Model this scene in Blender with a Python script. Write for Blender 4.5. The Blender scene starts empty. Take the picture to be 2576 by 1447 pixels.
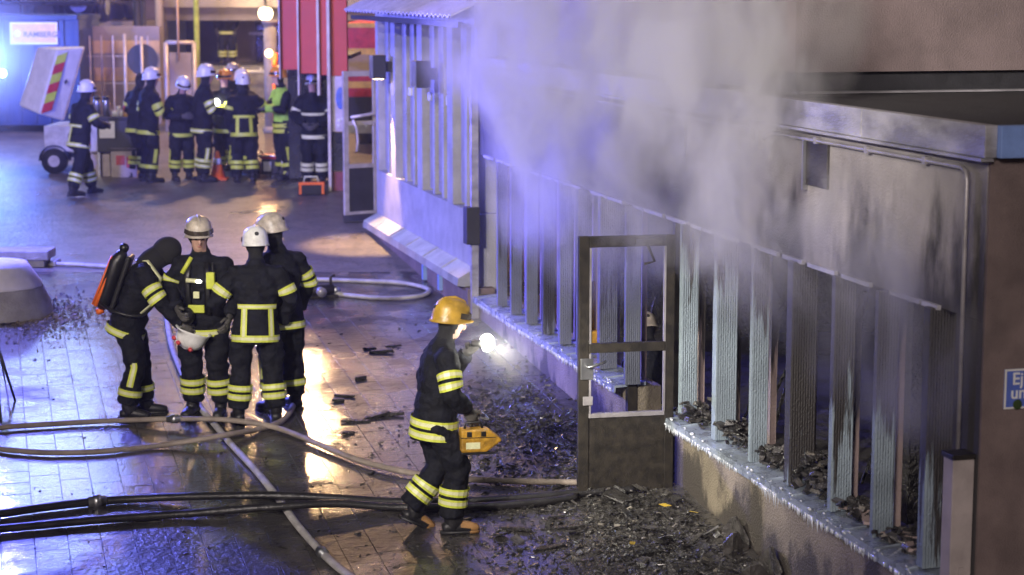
import bpy, bmesh, math, random
import numpy as np
from mathutils import Vector, Matrix, Quaternion, noise as mnoise
random.seed(7); rng = random.Random(11)
R = math.radians
scn = bpy.context.scene
col = scn.collection
# ------------------------------------------------------------------ camera
FPX, CX, CY, YH, HC = 5000.0, 1288.0, 723.5, -25.0, 4.06      # measured on a 2576 px wide view of the photograph
PITCH = math.atan((CY - YH) / FPX)
cam_d = bpy.data.cameras.new('camera'); cam = bpy.data.objects.new('camera', cam_d); col.objects.link(cam)
cam.location = (0, 0, HC); cam.rotation_euler = (math.pi/2 - PITCH, 0, 0)
cam_d.sensor_width = 36; cam_d.lens = 36*FPX/2576; cam_d.clip_end = 2000; cam_d.clip_start = .1
cam_d.dof.use_dof = True; cam_d.dof.focus_distance = 15.6; cam_d.dof.aperture_fstop = 2.0
scn.camera = cam
# ------------------------------------------------------------------ world, sun, exposure
w = bpy.data.worlds.new('World'); scn.world = w; w.use_nodes = True
nt = w.node_tree; bg = nt.nodes['Background']
sky = nt.nodes.new('ShaderNodeTexSky'); sky.sky_type = 'NISHITA'; sky.sun_disc = False
sky.sun_elevation = R(3); sky.sun_rotation = R(200); sky.air_density = 2.5; sky.ozone_density = 4
nt.links.new(sky.outputs[0], bg.inputs[0]); bg.inputs[1].default_value = .02
def lamp(name, typ, loc, energy, color, parent=None, **k):
    d = bpy.data.lights.new(name, typ); d.energy = energy; d.color = color
    for a, b in k.items(): setattr(d, a, b)
    o = bpy.data.objects.new(name, d); col.objects.link(o); o.location = loc
    if parent: o.parent = parent
    return o
def aim(o, target):
    o.rotation_euler = (Vector(target) - Vector(o.location)).to_track_quat('-Z', 'Y').to_euler()
sun = lamp('sun', 'SUN', (-12, -18, 15), 1.5, (1, .86, .80), angle=R(9)); aim(sun, (0, 18, 0))
# fire-ground lighting: blue vehicle strobes to the left, sodium street lamps, a work light behind the camera
lamp('strobe_far', 'POINT', (-9.95, 37.4, 2.75), 1400, (.10, .20, 1), shadow_soft_size=.12)
lamp('strobe_side', 'POINT', (-6.9, 24.6, 4.2), 3800, (.15, .16, 1), shadow_soft_size=.15)
o = lamp('strobe_beam', 'SPOT', (-7.0, 24.0, 4.3), 10500, (.15, .13, 1), shadow_soft_size=.15, spot_size=R(44), spot_blend=.9); aim(o, (-.2, 20.6, 2.5))
o = lamp('work_light', 'SPOT', (-4.6, 4.0, 6.5), 8000, (1, .92, .84), shadow_soft_size=.15, spot_size=R(52), spot_blend=.8); aim(o, (.8, 17, 4.0))
lamp('street_lamp_light', 'POINT', (-4.2, 38, 6.6), 2000, (1, .60, .28), shadow_soft_size=.2)
scn.view_settings.view_transform = 'Standard'; scn.view_settings.look = 'None'
scn.view_settings.exposure = -.08; scn.view_settings.gamma = 1
scn.cycles.use_denoising = True
scn.cycles.max_bounces = 6; scn.cycles.volume_bounces = 2; scn.cycles.transparent_max_bounces = 8
scn.cycles.sample_clamp_indirect = 4; scn.cycles.use_adaptive_sampling = True; scn.cycles.adaptive_threshold = .035
try:
    scn.cycles.denoiser = 'OPENIMAGEDENOISE'; scn.cycles.volume_step_rate = 2.0; scn.cycles.volume_max_steps = 256
except Exception: pass

# ------------------------------------------------------------------ from picture to place
CAM = Vector((0, 0, HC)); FWD = Vector((0, math.cos(PITCH), -math.sin(PITCH))); UPV = Vector((0, math.sin(PITCH), math.cos(PITCH)))
def ray(u, v): return Vector((1, 0, 0))*((u-CX)/FPX) + FWD - UPV*((v-CY)/FPX)
def atY(u, v, Y): r = ray(u, v); return CAM + r*(Y/r.y)
GS, GY0, GFLAT = .05, 15.5, 46.0
def gz(Y): return GS*(min(Y, GFLAT)-GY0)
def G(u, v, lift=0):
    r = ray(u, v)
    t = (HC - lift + GS*GY0)/(GS*r.y - r.z)     # HC + t rz = GS (t ry - GY0) + lift
    p = CAM + r*t
    return p
ANG = R(14.654)
ES = Vector((-math.sin(ANG), math.cos(ANG), 0)); EN = Vector((-math.cos(ANG), -math.sin(ANG), 0))
FA = Vector((1.33, 15.93, 0))
def fplane(u, v, n=0.0):
    r = ray(u, v); A = FA + EN*n
    t = (A - CAM).dot(EN)/r.dot(EN)
    return CAM + r*t
FC = fplane(2472, 800); FC.z = 0                # corner of the burnt building
def fs(u, v, n=0.0):
    p = fplane(u, v, n); return (p - FC).dot(ES)
def fz(u, v, n=0.0): return fplane(u, v, n).z
FROT = math.pi/2 + ANG
def fw(s, n, z): q = FC + ES*s + EN*n; return Vector((q.x, q.y, z))

# ------------------------------------------------------------------ materials
def mat(name, c, rough=.6, metal=0., var=.25, scale=6., bump=.15, bscale=40., c2=None, spec=.5, coat=0., emit=None, estr=0., stretch=None, bdist=.02):
    m = bpy.data.materials.new(name); m.use_nodes = True; t = m.node_tree; b = t.nodes['Principled BSDF']
    N = t.nodes.new; L = t.links.new
    b.inputs['Metallic'].default_value = metal; b.inputs['Specular IOR Level'].default_value = spec
    b.inputs['Coat Weight'].default_value = coat; b.inputs['Coat Roughness'].default_value = .12
    tc = N('ShaderNodeTexCoord'); mp = N('ShaderNodeMapping'); L(tc.outputs['Object'], mp.inputs[0])
    if stretch: mp.inputs['Scale'].default_value = stretch
    n = N('ShaderNodeTexNoise'); n.inputs['Scale'].default_value = scale; n.inputs['Detail'].default_value = 5; n.inputs['Roughness'].default_value = .6
    L(mp.outputs[0], n.inputs['Vector'])
    mx = N('ShaderNodeMix'); mx.data_type = 'RGBA'
    d = c2 if c2 else tuple(max(0, x*(1-var)) for x in c); e = c if c2 else tuple(min(1, x*(1+var*.5)) for x in c)
    mx.inputs[6].default_value = (*d, 1); mx.inputs[7].default_value = (*e, 1)
    rp = N('ShaderNodeMapRange'); rp.inputs[1].default_value = .36; rp.inputs[2].default_value = .64
    L(n.outputs['Fac'], rp.inputs[0]); L(rp.outputs[0], mx.inputs[0]); L(mx.outputs[2], b.inputs['Base Color'])
    rr = N('ShaderNodeMapRange'); rr.inputs[3].default_value = max(.03, rough-.1); rr.inputs[4].default_value = min(1, rough+.1)
    L(n.outputs['Fac'], rr.inputs[0]); L(rr.outputs[0], b.inputs['Roughness'])
    if bump:
        n2 = N('ShaderNodeTexNoise'); n2.inputs['Scale'].default_value = bscale; n2.inputs['Detail'].default_value = 3
        L(mp.outputs[0], n2.inputs['Vector'])
        bp = N('ShaderNodeBump'); bp.inputs['Strength'].default_value = bump; bp.inputs['Distance'].default_value = bdist
        L(n2.outputs['Fac'], bp.inputs['Height']); L(bp.outputs[0], b.inputs['Normal'])
    if emit:
        b.inputs['Emission Color'].default_value = (*emit, 1); b.inputs['Emission Strength'].default_value = estr
    return m
M = {}
M['navy'] = mat('navy_turnout_cloth', (.0085, .0095, .015), .8, spec=.25, var=.5, scale=9, bump=.7, bscale=17, bdist=.03)
M['hood'] = mat('black_knit', (.012, .012, .014), .9, bump=.4, bscale=120)
M['skin'] = mat('skin', (.55, .33, .25), .5, var=.12)
M['boot'] = mat('black_rubber', (.015, .015, .017), .45, bump=.3)
M['bootw'] = mat('tan_boot_toe', (.32, .17, .06), .6)
M['glove'] = mat('grey_leather', (.10, .095, .085), .8, var=.4, bump=.5)
M['lime'] = mat('lime_tape', (.60, .66, .07), .5, var=.15)
M['silver'] = mat('silver_tape', (.70, .71, .42), .4, var=.15)
M['hiviz'] = mat('hiviz_cloth', (.42, .72, .08), .7, var=.2, bump=.5, bscale=16, bdist=.03)
M['h_white'] = mat('white_helmet_shell', (.78, .78, .76), .3, var=.12, scale=14)
M['h_beige'] = mat('smoked_white_helmet_shell', (.50, .44, .36), .38, var=.35, scale=12)
M['h_yellow'] = mat('yellow_helmet_shell', (.46, .28, .035), .35, var=.3, scale=12)
M['h_orange'] = mat('orange_helmet_shell', (.85, .33, .03), .35, var=.2)
M['blackplastic'] = mat('black_plastic', (.012, .012, .013), .4)
M['orange'] = mat('orange_plastic', (.9, .17, .02), .45, var=.15)
M['yellow'] = mat('yellow_plastic', (.46, .25, .02), .5, var=.5, scale=9, bump=.3)
M['red'] = mat('red_paint', (.55, .03, .03), .4)
M['white'] = mat('white_paint', (.75, .75, .74), .45, var=.12)
M['visor'] = mat('smoked_visor', (.05, .04, .03), .08, spec=.9)
M['steel'] = mat('steel', (.45, .46, .48), .35, metal=.9)
M['black_iron'] = mat('charred_iron', (.020, .016, .011), .6, var=.6, scale=12, bump=.3, bscale=70, bdist=.008)
M['concrete'] = mat('concrete', (.32, .31, .30), .8, var=.3, scale=4, bump=.5)
M['dark'] = mat('dark_paint', (.03, .03, .035), .6)
M['glass'] = mat('dark_glass', (.02, .022, .03), .06, spec=.8)

def kind(o, k): o['kind'] = k; return o
def tag(o, label, cat, group=None, k=None):
    o['label'] = label; o['category'] = cat
    if group: o['group'] = group
    if k: o['kind'] = k
    return o
def empty(name, loc=(0,0,0), rz=0.0, rx=0.0):
    o = bpy.data.objects.new(name, None); col.objects.link(o); o.location = loc; o.rotation_euler = (rx, 0, rz); o.empty_display_size = .1
    return o
class MB:
    def __init__(s): s.v = []; s.f = []; s.m = []
    def add(s, vs, fs_, mi=0):
        k = len(s.v); s.v += [tuple(p) for p in vs]; s.f += [tuple(i+k for i in f) for f in fs_]; s.m += [mi]*len(fs_); return s
    def box(s, c, d, rot=None, mi=0):
        h = [x/2 for x in d]; vs = [Vector((x*h[0], y*h[1], z*h[2])) for x in (-1,1) for y in (-1,1) for z in (-1,1)]
        if rot is not None: vs = [rot @ p for p in vs]
        c = Vector(c); vs = [p+c for p in vs]
        return s.add(vs, [(0,1,3,2),(4,6,7,5),(0,4,5,1),(2,3,7,6),(0,2,6,4),(1,5,7,3)], mi)
    def b2(s, lo, hi, mi=0):
        return s.box([(a+b)/2 for a, b in zip(lo, hi)], [abs(b-a) for a, b in zip(lo, hi)], None, mi)
    def tube(s, pts, rad, seg=8, mi=0, cap=True, side=None):
        pts = [Vector(p) for p in pts]; n = len(pts)
        if not isinstance(rad, (list, tuple)): rad = [rad]*n
        k = len(s.v); prev = None
        for i, p in enumerate(pts):
            d = (pts[min(i+1, n-1)]-pts[max(i-1, 0)]).normalized()
            if prev is None:
                a = Vector(side) if side else (Vector((0,0,1)) if abs(d.z) < .9 else Vector((1,0,0)))
            else: a = prev
            a = (a - d*a.dot(d)).normalized(); b = d.cross(a); prev = a
            r = rad[i]; ra, rb = r if isinstance(r, (tuple, list)) else (r, r)
            for j in range(seg):
                t = 2*math.pi*j/seg
                s.v.append(tuple(p + a*(math.cos(t)*ra) + b*(math.sin(t)*rb)))
        for i in range(n-1):
            for j in range(seg):
                q = (j+1) % seg
                s.f.append((k+i*seg+j, k+i*seg+q, k+(i+1)*seg+q, k+(i+1)*seg+j)); s.m.append(mi)
        if cap:
            s.f.append(tuple(k+j for j in reversed(range(seg)))); s.f.append(tuple(k+(n-1)*seg+j for j in range(seg))); s.m += [mi, mi]
        return s
    def ball(s, c, r, nu=12, nv=8, rot=None, mi=0, v0=0., v1=1.):
        r = r if isinstance(r, (tuple, list)) else (r, r, r); c = Vector(c); k = len(s.v)
        for i in range(nv+1):
            th = math.pi*(v0+(v1-v0)*i/nv)
            for j in range(nu):
                ph = 2*math.pi*j/nu
                p = Vector((r[0]*math.sin(th)*math.cos(ph), r[1]*math.sin(th)*math.sin(ph), r[2]*math.cos(th)))
                if rot is not None: p = rot @ p
                s.v.append(tuple(p+c))
        for i in range(nv):
            for j in range(nu):
                q = (j+1) % nu
                s.f.append((k+i*nu+j, k+(i+1)*nu+j, k+(i+1)*nu+q, k+i*nu+q)); s.m.append(mi)
        return s
    def prism(s, poly, axis_vec, mi=0):
        n = len(poly); a = Vector(axis_vec); vs = [Vector(p) for p in poly]+[Vector(p)+a for p in poly]
        return s.add(vs, [tuple(reversed(range(n))), tuple(range(n, 2*n))]+[(i, (i+1)%n, n+(i+1)%n, n+i) for i in range(n)], mi)
    def build(s, name, mats, parent=None, smooth=False, bevel=0):
        me = bpy.data.meshes.new(name); me.from_pydata(s.v, [], s.f)
        if not isinstance(mats, (list, tuple)): mats = [mats]
        for m in mats: me.materials.append(M[m] if isinstance(m, str) else m)
        me.polygons.foreach_set('material_index', s.m)
        bm = bmesh.new(); bm.from_mesh(me)
        bmesh.ops.remove_doubles(bm, verts=bm.verts, dist=1e-5)
        bmesh.ops.recalc_face_normals(bm, faces=bm.faces); bm.to_mesh(me); bm.free()
        if smooth: me.polygons.foreach_set('use_smooth', [True]*len(me.polygons))
        o = bpy.data.objects.new(name, me); col.objects.link(o)
        if parent: o.parent = parent
        if bevel:
            md = o.modifiers.new('bevel', 'BEVEL'); md.width = bevel; md.segments = 2; md.limit_method = 'ANGLE'
        return o
def bx(name, lo, hi, m, parent=None, bevel=0): return MB().b2(lo, hi).build(name, m, parent, bevel=bevel)
def catmull(pts, n=8):
    P = [Vector(p) for p in pts]; P = [P[0]*2-P[1]] + P + [P[-1]*2-P[-2]]; out = []
    for i in range(1, len(P)-2):
        for k in range(n):
            t = k/n; a, b, c, d = P[i-1:i+3]
            out.append(.5*((2*b)+(c-a)*t+(2*a-5*b+4*c-d)*t*t+(3*b-a-3*c+d)*t**3))
    out.append(P[-2]); return out
def copy_tree(o, parent=None):
    c = o.copy(); col.objects.link(c); c.parent = parent
    for ch in list(o.children): copy_tree(ch, c)
    return c
def text_obj(name, body, size, m, parent, loc, rot, extrude=.002, align='LEFT', offset=0.0):
    cu = bpy.data.curves.new(name, 'FONT'); cu.body = body; cu.size = size; cu.extrude = extrude; cu.align_x = align; cu.offset = offset
    t = bpy.data.objects.new(name+'_tmp', cu); col.objects.link(t)
    dg = bpy.context.evaluated_depsgraph_get(); me = bpy.data.meshes.new_from_object(t.evaluated_get(dg))
    bpy.data.objects.remove(t); me.materials.clear(); me.materials.append(M[m] if isinstance(m, str) else m)
    o = bpy.data.objects.new(name, me); col.objects.link(o); o.parent = parent; o.location = loc; o.rotation_euler = rot
    return o
# ------------------------------------------------------------------ wet ground
def wet(name, c1, c2, pud0, pud1, grit=0.0, joints=False):
    m = bpy.data.materials.new(name); m.use_nodes = True; t = m.node_tree; b = t.nodes['Principled BSDF']; N = t.nodes.new; L = t.links.new
    g = N('ShaderNodeNewGeometry')
    def noi(sc, det=4, off=0, rough=.55):
        n = N('ShaderNodeTexNoise'); n.inputs['Scale'].default_value = sc; n.inputs['Detail'].default_value = det; n.inputs['Roughness'].default_value = rough
        if off:
            a = N('ShaderNodeVectorMath'); a.inputs[1].default_value = (off, off*.7, off*.3); L(g.outputs['Position'], a.inputs[0]); L(a.outputs[0], n.inputs['Vector'])
        else: L(g.outputs['Position'], n.inputs['Vector'])
        return n
    def ramp(n, a, b_, lo=0., hi=1.):
        r = N('ShaderNodeMapRange'); r.inputs[1].default_value = a; r.inputs[2].default_value = b_; r.inputs[3].default_value = lo; r.inputs[4].default_value = hi
        r.interpolation_type = 'SMOOTHSTEP'; L(n.outputs[0], r.inputs[0]); return r
    big = noi(.55, 4, 3.1); mid = noi(2.6, 5, 9.0, .65); fine = noi(38, 4, 1.0, .7); speck = noi(17, 3, 5)
    oi = N('ShaderNodeObjectInfo')
    mx = N('ShaderNodeMix'); mx.data_type = 'RGBA'; mx.inputs[6].default_value = (*c1, 1); mx.inputs[7].default_value = (*c2, 1)
    L(ramp(mid, .35, .65).outputs[0], mx.inputs[0])
    hs = N('ShaderNodeHueSaturation'); hv = ramp(oi, 0, 1, .88, 1.14); t.links.remove(hv.inputs[0].links[0]); L(oi.outputs['Random'], hv.inputs[0]); L(hv.outputs[0], hs.inputs['Value']); L(mx.outputs[2], hs.inputs['Color'])
    mg = N('ShaderNodeMix'); mg.data_type = 'RGBA'; mg.blend_type = 'MULTIPLY'; mg.inputs[7].default_value = (.25, .24, .23, 1)
    L(ramp(speck, .56, .68).outputs[0], mg.inputs[0]); L(hs.outputs[0], mg.inputs[6]); L(mg.outputs[2], b.inputs['Base Color'])
    # water film: a smooth coat where the puddle mask is on
    pm = N('ShaderNodeMath'); pm.operation = 'ADD'; sc = N('ShaderNodeMath'); sc.operation = 'MULTIPLY'; sc.inputs[1].default_value = .45
    L(mid.outputs[0], sc.inputs[0]); L(sc.outputs[0], pm.inputs[0]); L(big.outputs[0], pm.inputs[1])
    p = ramp(pm, pud0, pud1)
    L(p.outputs[0], b.inputs['Coat Weight']); b.inputs['Coat Roughness'].default_value = .07; b.inputs['Coat IOR'].default_value = 1.45
    rg = N('ShaderNodeMapRange'); rg.inputs[3].default_value = .42; rg.inputs[4].default_value = .22; L(p.outputs[0], rg.inputs[0]); L(rg.outputs[0], b.inputs['Roughness'])
    b.inputs['Specular IOR Level'].default_value = .5
    bp = N('ShaderNodeBump'); bp.inputs['Strength'].default_value = .55; bp.inputs['Distance'].default_value = .012; L(fine.outputs[0], bp.inputs['Height'])
    bp2 = N('ShaderNodeBump'); bp2.inputs['Strength'].default_value = .5; bp2.inputs['Distance'].default_value = .03; L(speck.outputs[0], bp2.inputs['Height']); L(bp.outputs[0], bp2.inputs['Normal'])
    L(bp2.outputs[0], b.inputs['Normal'])
    rip = noi(5, 2, 2.0); bc = N('ShaderNodeBump'); bc.inputs['Strength'].default_value = .05; bc.inputs['Distance'].default_value = .02; L(rip.outputs[0], bc.inputs['Height'])
    bf = N('ShaderNodeBump'); bf.inputs['Strength'].default_value = .16; bf.inputs['Distance'].default_value = .008; L(fine.outputs[0], bf.inputs['Height']); L(bc.outputs[0], bf.inputs['Normal']); L(bf.outputs[0], b.inputs['Coat Normal'])
    return m
M['wetslab'] = wet('wet_paving_slab', (.036, .034, .033), (.080, .074, .067), .60, .78)
M['wetgrit'] = wet('wet_gritted_paving', (.12, .108, .088), (.20, .175, .138), .78, 1.02)
M['wetjoint'] = wet('wet_paving_bed', (.05, .048, .045), (.08, .075, .07), .70, .9)
# the plaza rises gently away from the camera; beyond 46 m it runs level to the horizon
NEAR_END = 25.2
def sheet(name, x0, x1, ys, lift, m):
    v = []; f = []
    for y in ys: v += [(x0, y, gz(y)+lift), (x1, y, gz(y)+lift)]
    for i in range(len(ys)-1): f.append((2*i, 2*i+1, 2*i+3, 2*i+2))
    return kind(MB().add(v, f).build(name, m), 'structure')
ground = sheet('ground', -200, 200, [-60, NEAR_END], -.005, 'wetjoint')
plaza = sheet('street', -200, 200, [NEAR_END, GFLAT, 900], 0, 'wetgrit')
# paving slabs, laid parallel to the facade
SL, SW, GAP = .33, .245, .0026
def slab_mesh(i):
    r = random.Random(i); b = MB(); lx, ly, h, c = SL-GAP, SW-GAP, .05, .003
    def ring(dx, z): return [(sx*(lx/2-dx), sy*(ly/2-dx), z + r.uniform(-.0012, .0012)) for sx, sy in ((-1,-1),(1,-1),(1,1),(-1,1))]
    vs = ring(0, -h)+ring(0, -c)+ring(c, 0)
    fs_ = [(8,9,10,11)]
    for k in (0, 4):
        for j in range(4): fs_.append((k+j, k+(j+1)%4, k+4+(j+1)%4, k+4+j))
    return b.add(vs, fs_)
variants = [slab_mesh(i) for i in range(5)]
slab_me = []
for b in variants:
    o = b.build('paving_slab', 'wetslab'); slab_me.append(o.data); bpy.data.objects.remove(o)
tilt = Matrix.Rotation(math.atan(GS), 4, 'X') @ Matrix.Rotation(FROT, 4, 'Z')
cells = []
for i in range(-16, 60):
    for j in range(-6, 52):
        s = i*SL + (SL/2 if j % 2 else 0); n = j*SW + .1
        q = fw(s, n, 0)
        if not (12.6 < q.y < NEAR_END-.05): continue
        z = gz(q.y); q.z = z
        d = q - CAM; dep = d.dot(FWD); u = CX + FPX*d.x/dep; v = CY - FPX*d.dot(UPV)/dep
        if -140 < u < 2150 and v < 1540 and n > -.05: cells.append((v, u, q))
cells.sort(key=lambda c: -c[0] if 0 <= c[1] <= 1750 and c[0] < 1447 else 1e4)
rest = MB()
for k, (v, u, q) in enumerate(cells):
    mtx = Matrix.Translation(q + Vector((0, 0, rng.uniform(-.0012, .0006)))) @ Matrix.Rotation(rng.gauss(0, .0026), 4, 'X') @ Matrix.Rotation(rng.gauss(0, .0026), 4, 'Y') @ tilt
    if k < 300:
        o = bpy.data.objects.new('paving_slab', rng.choice(slab_me)); col.objects.link(o); o.parent = ground; o.matrix_world = mtx
        o.matrix_basis = mtx
    else:
        b = rng.choice(variants); rest.add([mtx @ Vector(p) for p in b.v], b.f)
kind(rest.build('paving_slabs_beyond', 'wetslab', ground), 'stuff')
# ------------------------------------------------------------------ burnt building (local x runs along the facade away from the corner, local y points out of the facade)
def soot(name, base, char, z0, z1, horiz=3., vert=.6, seed=0., rough=.8, bump=.5, up=True, wave=0, rand=0., amp=2.2, th=1.45, soft=.30):
    m = bpy.data.materials.new(name); m.use_nodes = True; t = m.node_tree; b = t.nodes['Principled BSDF']; N = t.nodes.new; L = t.links.new
    tc = N('ShaderNodeTexCoord'); sp = N('ShaderNodeSeparateXYZ'); L(tc.outputs['Object'], sp.inputs[0])
    mp = N('ShaderNodeMapping'); mp.inputs['Scale'].default_value = (horiz, horiz, vert); mp.inputs['Location'].default_value = (seed, seed, 0); L(tc.outputs['Object'], mp.inputs[0])
    n = N('ShaderNodeTexNoise'); n.inputs['Scale'].default_value = 1; n.inputs['Detail'].default_value = 7; n.inputs['Roughness'].default_value = .62; L(mp.outputs[0], n.inputs['Vector'])
    mr = N('ShaderNodeMapRange'); mr.inputs[1].default_value = z0; mr.inputs[2].default_value = z1; mr.inputs[3].default_value = 0 if up else 1; mr.inputs[4].default_value = 1 if up else 0; mr.clamp = False
    L(sp.outputs[2], mr.inputs[0])
    a = N('ShaderNodeMath'); a.operation = 'MULTIPLY_ADD'; a.inputs[1].default_value = amp; L(n.outputs['Fac'], a.inputs[0]); L(mr.outputs[0], a.inputs[2])
    last = a
    if rand:
        oi = N('ShaderNodeObjectInfo'); c = N('ShaderNodeMath'); c.operation = 'MULTIPLY_ADD'; c.inputs[1].default_value = rand; L(oi.outputs['Random'], c.inputs[0]); L(a.outputs[0], c.inputs[2]); last = c
    st = N('ShaderNodeMapRange'); st.interpolation_type = 'SMOOTHSTEP'; st.inputs[1].default_value = th+rand*.5; st.inputs[2].default_value = th+soft+rand*.5; L(last.outputs[0], st.inputs[0])
    n2 = N('ShaderNodeTexNoise'); n2.inputs['Scale'].default_value = 55; n2.inputs['Detail'].default_value = 4; L(tc.outputs['Object'], n2.inputs['Vector'])
    n3 = N('ShaderNodeTexNoise'); n3.inputs['Scale'].default_value = 2.2; n3.inputs['Detail'].default_value = 6; L(tc.outputs['Object'], n3.inputs['Vector'])
    v = N('ShaderNodeMix'); v.data_type = 'RGBA'; v.inputs[6].default_value = (*[x*.72 for x in base], 1); v.inputs[7].default_value = (*[min(1, x*1.12) for x in base], 1)
    r3 = N('ShaderNodeMapRange'); r3.inputs[1].default_value = .35; r3.inputs[2].default_value = .65; L(n3.outputs['Fac'], r3.inputs[0]); L(r3.outputs[0], v.inputs[0])
    mx = N('ShaderNodeMix'); mx.data_type = 'RGBA'; mx.inputs[7].default_value = (*char, 1); L(v.outputs[2], mx.inputs[6]); L(st.outputs[0], mx.inputs[0]); L(mx.outputs[2], b.inputs['Base Color'])
    b.inputs['Roughness'].default_value = rough
    bp = N('ShaderNodeBump'); bp.inputs['Strength'].default_value = bump; bp.inputs['Distance'].default_value = .02; L(n2.outputs['Fac'], bp.inputs['Height'])
    if wave:
        wv = N('ShaderNodeTexWave'); wv.wave_type = 'BANDS'; wv.bands_direction = 'Y'; wv.inputs['Scale'].default_value = wave; wv.inputs['Distortion'].default_value = .4; L(tc.outputs['Object'], wv.inputs['Vector'])
        b2 = N('ShaderNodeBump'); b2.inputs['Strength'].default_value = .5; b2.inputs['Distance'].default_value = .005; L(wv.outputs['Fac'], b2.inputs['Height']); L(bp.outputs[0], b2.inputs['Normal']); L(b2.outputs[0], b.inputs['Normal'])
    else: L(bp.outputs[0], b.inputs['Normal'])
    return m
M['plinth'] = soot('ochre_render', (.27, .23, .17), (.07, .06, .05), .75, -.15, 2.5, 1.5, up=True, bump=.9)
M['upwall'] = soot('sooted_render', (.33, .305, .305), (.045, .042, .042), 3.5, 1.5, 1.9, .6, 4., bump=.4, soft=.45)
M['upwall2'] = soot('blackened_render', (.085, .078, .08), (.02, .019, .021), 3.4, 1.9, 1.1, .5, 9., bump=.6, soft=.5)
M['endwall'] = mat('brown_roughcast', (.18, .135, .128), .9, var=.3, scale=3, bump=.6, bscale=110, bdist=.010)
M['uppercast'] = mat('grey_brown_roughcast', (.20, .155, .155), .9, var=.25, scale=2.2, bump=.6, bscale=75, bdist=.010)
M['fin'] = soot('scorched_pale_blue_boards', (.24, .30, .345), (.035, .032, .03), .4, 2.3, 13, .9, 2., .6, .5, wave=17, rand=.9, amp=1.6, th=1.32, soft=.10)
M['fin2'] = soot('sooted_blue_boards', (.13, .145, .19), (.025, .024, .026), .3, 2.3, 13, .9, 5., .6, .5, wave=17, rand=.9, amp=1.6, th=1.2, soft=.2)
M['frame'] = soot('scorched_pinkish_frames', (.42, .33, .30), (.03, .026, .024), .5, 2.3, 12, 1., 7., .6, .4, rand=.9, amp=1.1, th=1.15, soft=.12)
M['sill'] = mat('icy_metal_sill', (.36, .42, .50), .28, metal=.25, var=.35, scale=7, bump=.4, bscale=30, coat=.6)
M['fascia'] = mat('stained_metal_fascia', (.40, .39, .42), .45, metal=.3, var=.45, scale=2.2, bump=.2, stretch=(1, 1, 2.5))
M['blueflash'] = mat('blue_metal_flashing', (.22, .34, .72), .5, metal=.1, var=.15)
M['roofing'] = mat('black_roofing_felt', (.035, .034, .036), .75, var=.4, bump=.4)
M['ice'] = mat('ice', (.62, .66, .72), .12, var=.1, coat=.8)
M['char'] = mat('char', (.022, .020, .018), .5, var=.7, scale=9, bump=1., bscale=30, bdist=.04)
M['pipe'] = mat('grey_conduit', (.38, .36, .38), .4, metal=.4)
M['casing'] = mat('beige_metal_casing', (.42, .37, .36), .5, var=.2, scale=3)

ZS, ZH, ZF = fz(1997, 1225, .02), fz(2100, 686), fz(2440, 388)
print('sill', ZS, 'head', ZH, 'fascia', ZF)
DOOR0, DOOR1 = fs(1692, 900), fs(1582, 900)
S2 = fs(1203, 600)
print('door', DOOR0, DOOR1, 'join', S2)
burnt = empty('burnt_building', (FC.x, FC.y, 0), FROT)
tag(burnt, 'low burnt-out building with scorched pale blue window fins and smoke-blackened render', 'building')
T = .30                                                # wall thickness
bx('plinth_wall', (.32, -T, -.7), (DOOR0, 0, ZS-.03), 'plinth', burnt)
bx('plinth_wall', (DOOR1, -T, -.7), (S2, 0, ZS-.03), 'plinth', burnt)
bx('upper_wall', (.0, -T, ZH), (4.9, 0, ZF), 'upwall', burnt)
bx('upper_wall', (4.902, -T, ZH), (S2, 0, ZF), 'upwall2', burnt)
bx('corner_pier', (.0, -T, -.7), (.318, -.002, ZH-.003), 'upwall', burnt)
bx('end_wall', (-.02, -9, -.9), (-.002, -.004, ZF-.002), 'endwall', burnt)
# a rough strip where the two renders meet
# dark room behind the windows
bx('back_wall', (T, -4.4, -.4), (S2, -4.2, ZF), 'char', burnt)
bx('interior_floor', (T, -4.2, -.12), (S2, -T, -.06), 'char', burnt)
bx('interior_ceiling', (T, -4.2, ZH+.35), (S2, -T, ZH+.42), 'char', burnt)
bx('partition', (DOOR1+4.2, -4.2, .1), (DOOR1+4.35, -T-.3, ZH+.35), 'char', burnt)
bx('partition', (3.3, -4.2, .1), (3.42, -T-.9, ZH+.35), 'char', burnt)
# roof slab, fascia, flashing
bx('roof', (.02, -9, ZF+.02), (S2, -.02, ZF+.16), 'roofing', burnt)
segs = [0, 1.55, 3.1, 4.9, 6.6, 8.4, 10.1, S2]
for a, b_ in zip(segs, segs[1:]):
    bx('fascia_panel', (a-.06 if a == 0 else a+.004, -.02, ZF), (b_-.004, .055, ZF+.18), 'fascia', burnt, .004)
bx('drip_edge', (-.06, .0, ZF-.02), (S2, .075, ZF-.002), 'fascia', burnt)
bx('end_fascia', (-.10, -9, ZF+.0), (-.025, -.022, ZF+.178), 'blueflash', burnt, .004)
# conduit under the fascia, down the corner, with brackets
zc = ZF-.075
c_pts = [(S2-.3, .03, zc), (3.55, .03, zc), (3.45, .03, zc-.03), (3.38, .045, zc-.06)]
MB().tube(c_pts, .013, 8).build('conduit', 'pipe', burnt, True)
c_pts = [(3.2, .04, zc-.05), (3.1, .03, zc), (.26, .03, zc), (.20, .03, zc-.02), (.18, .03, zc-.07), (.18, .03, 1.2)]
MB().tube(c_pts, .014, 8).build('conduit', 'pipe', burnt, True)
for s in (.7, 1.5, 2.3, 4.2, 5.0): bx('conduit_clip', (s-.02, .001, zc-.02), (s+.02, .046, zc+.022), 'pipe', burnt)
bx('junction_box', (3.26, .002, zc-.13), (3.33, .06, zc-.0), 'pipe', burnt, .004)
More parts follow.
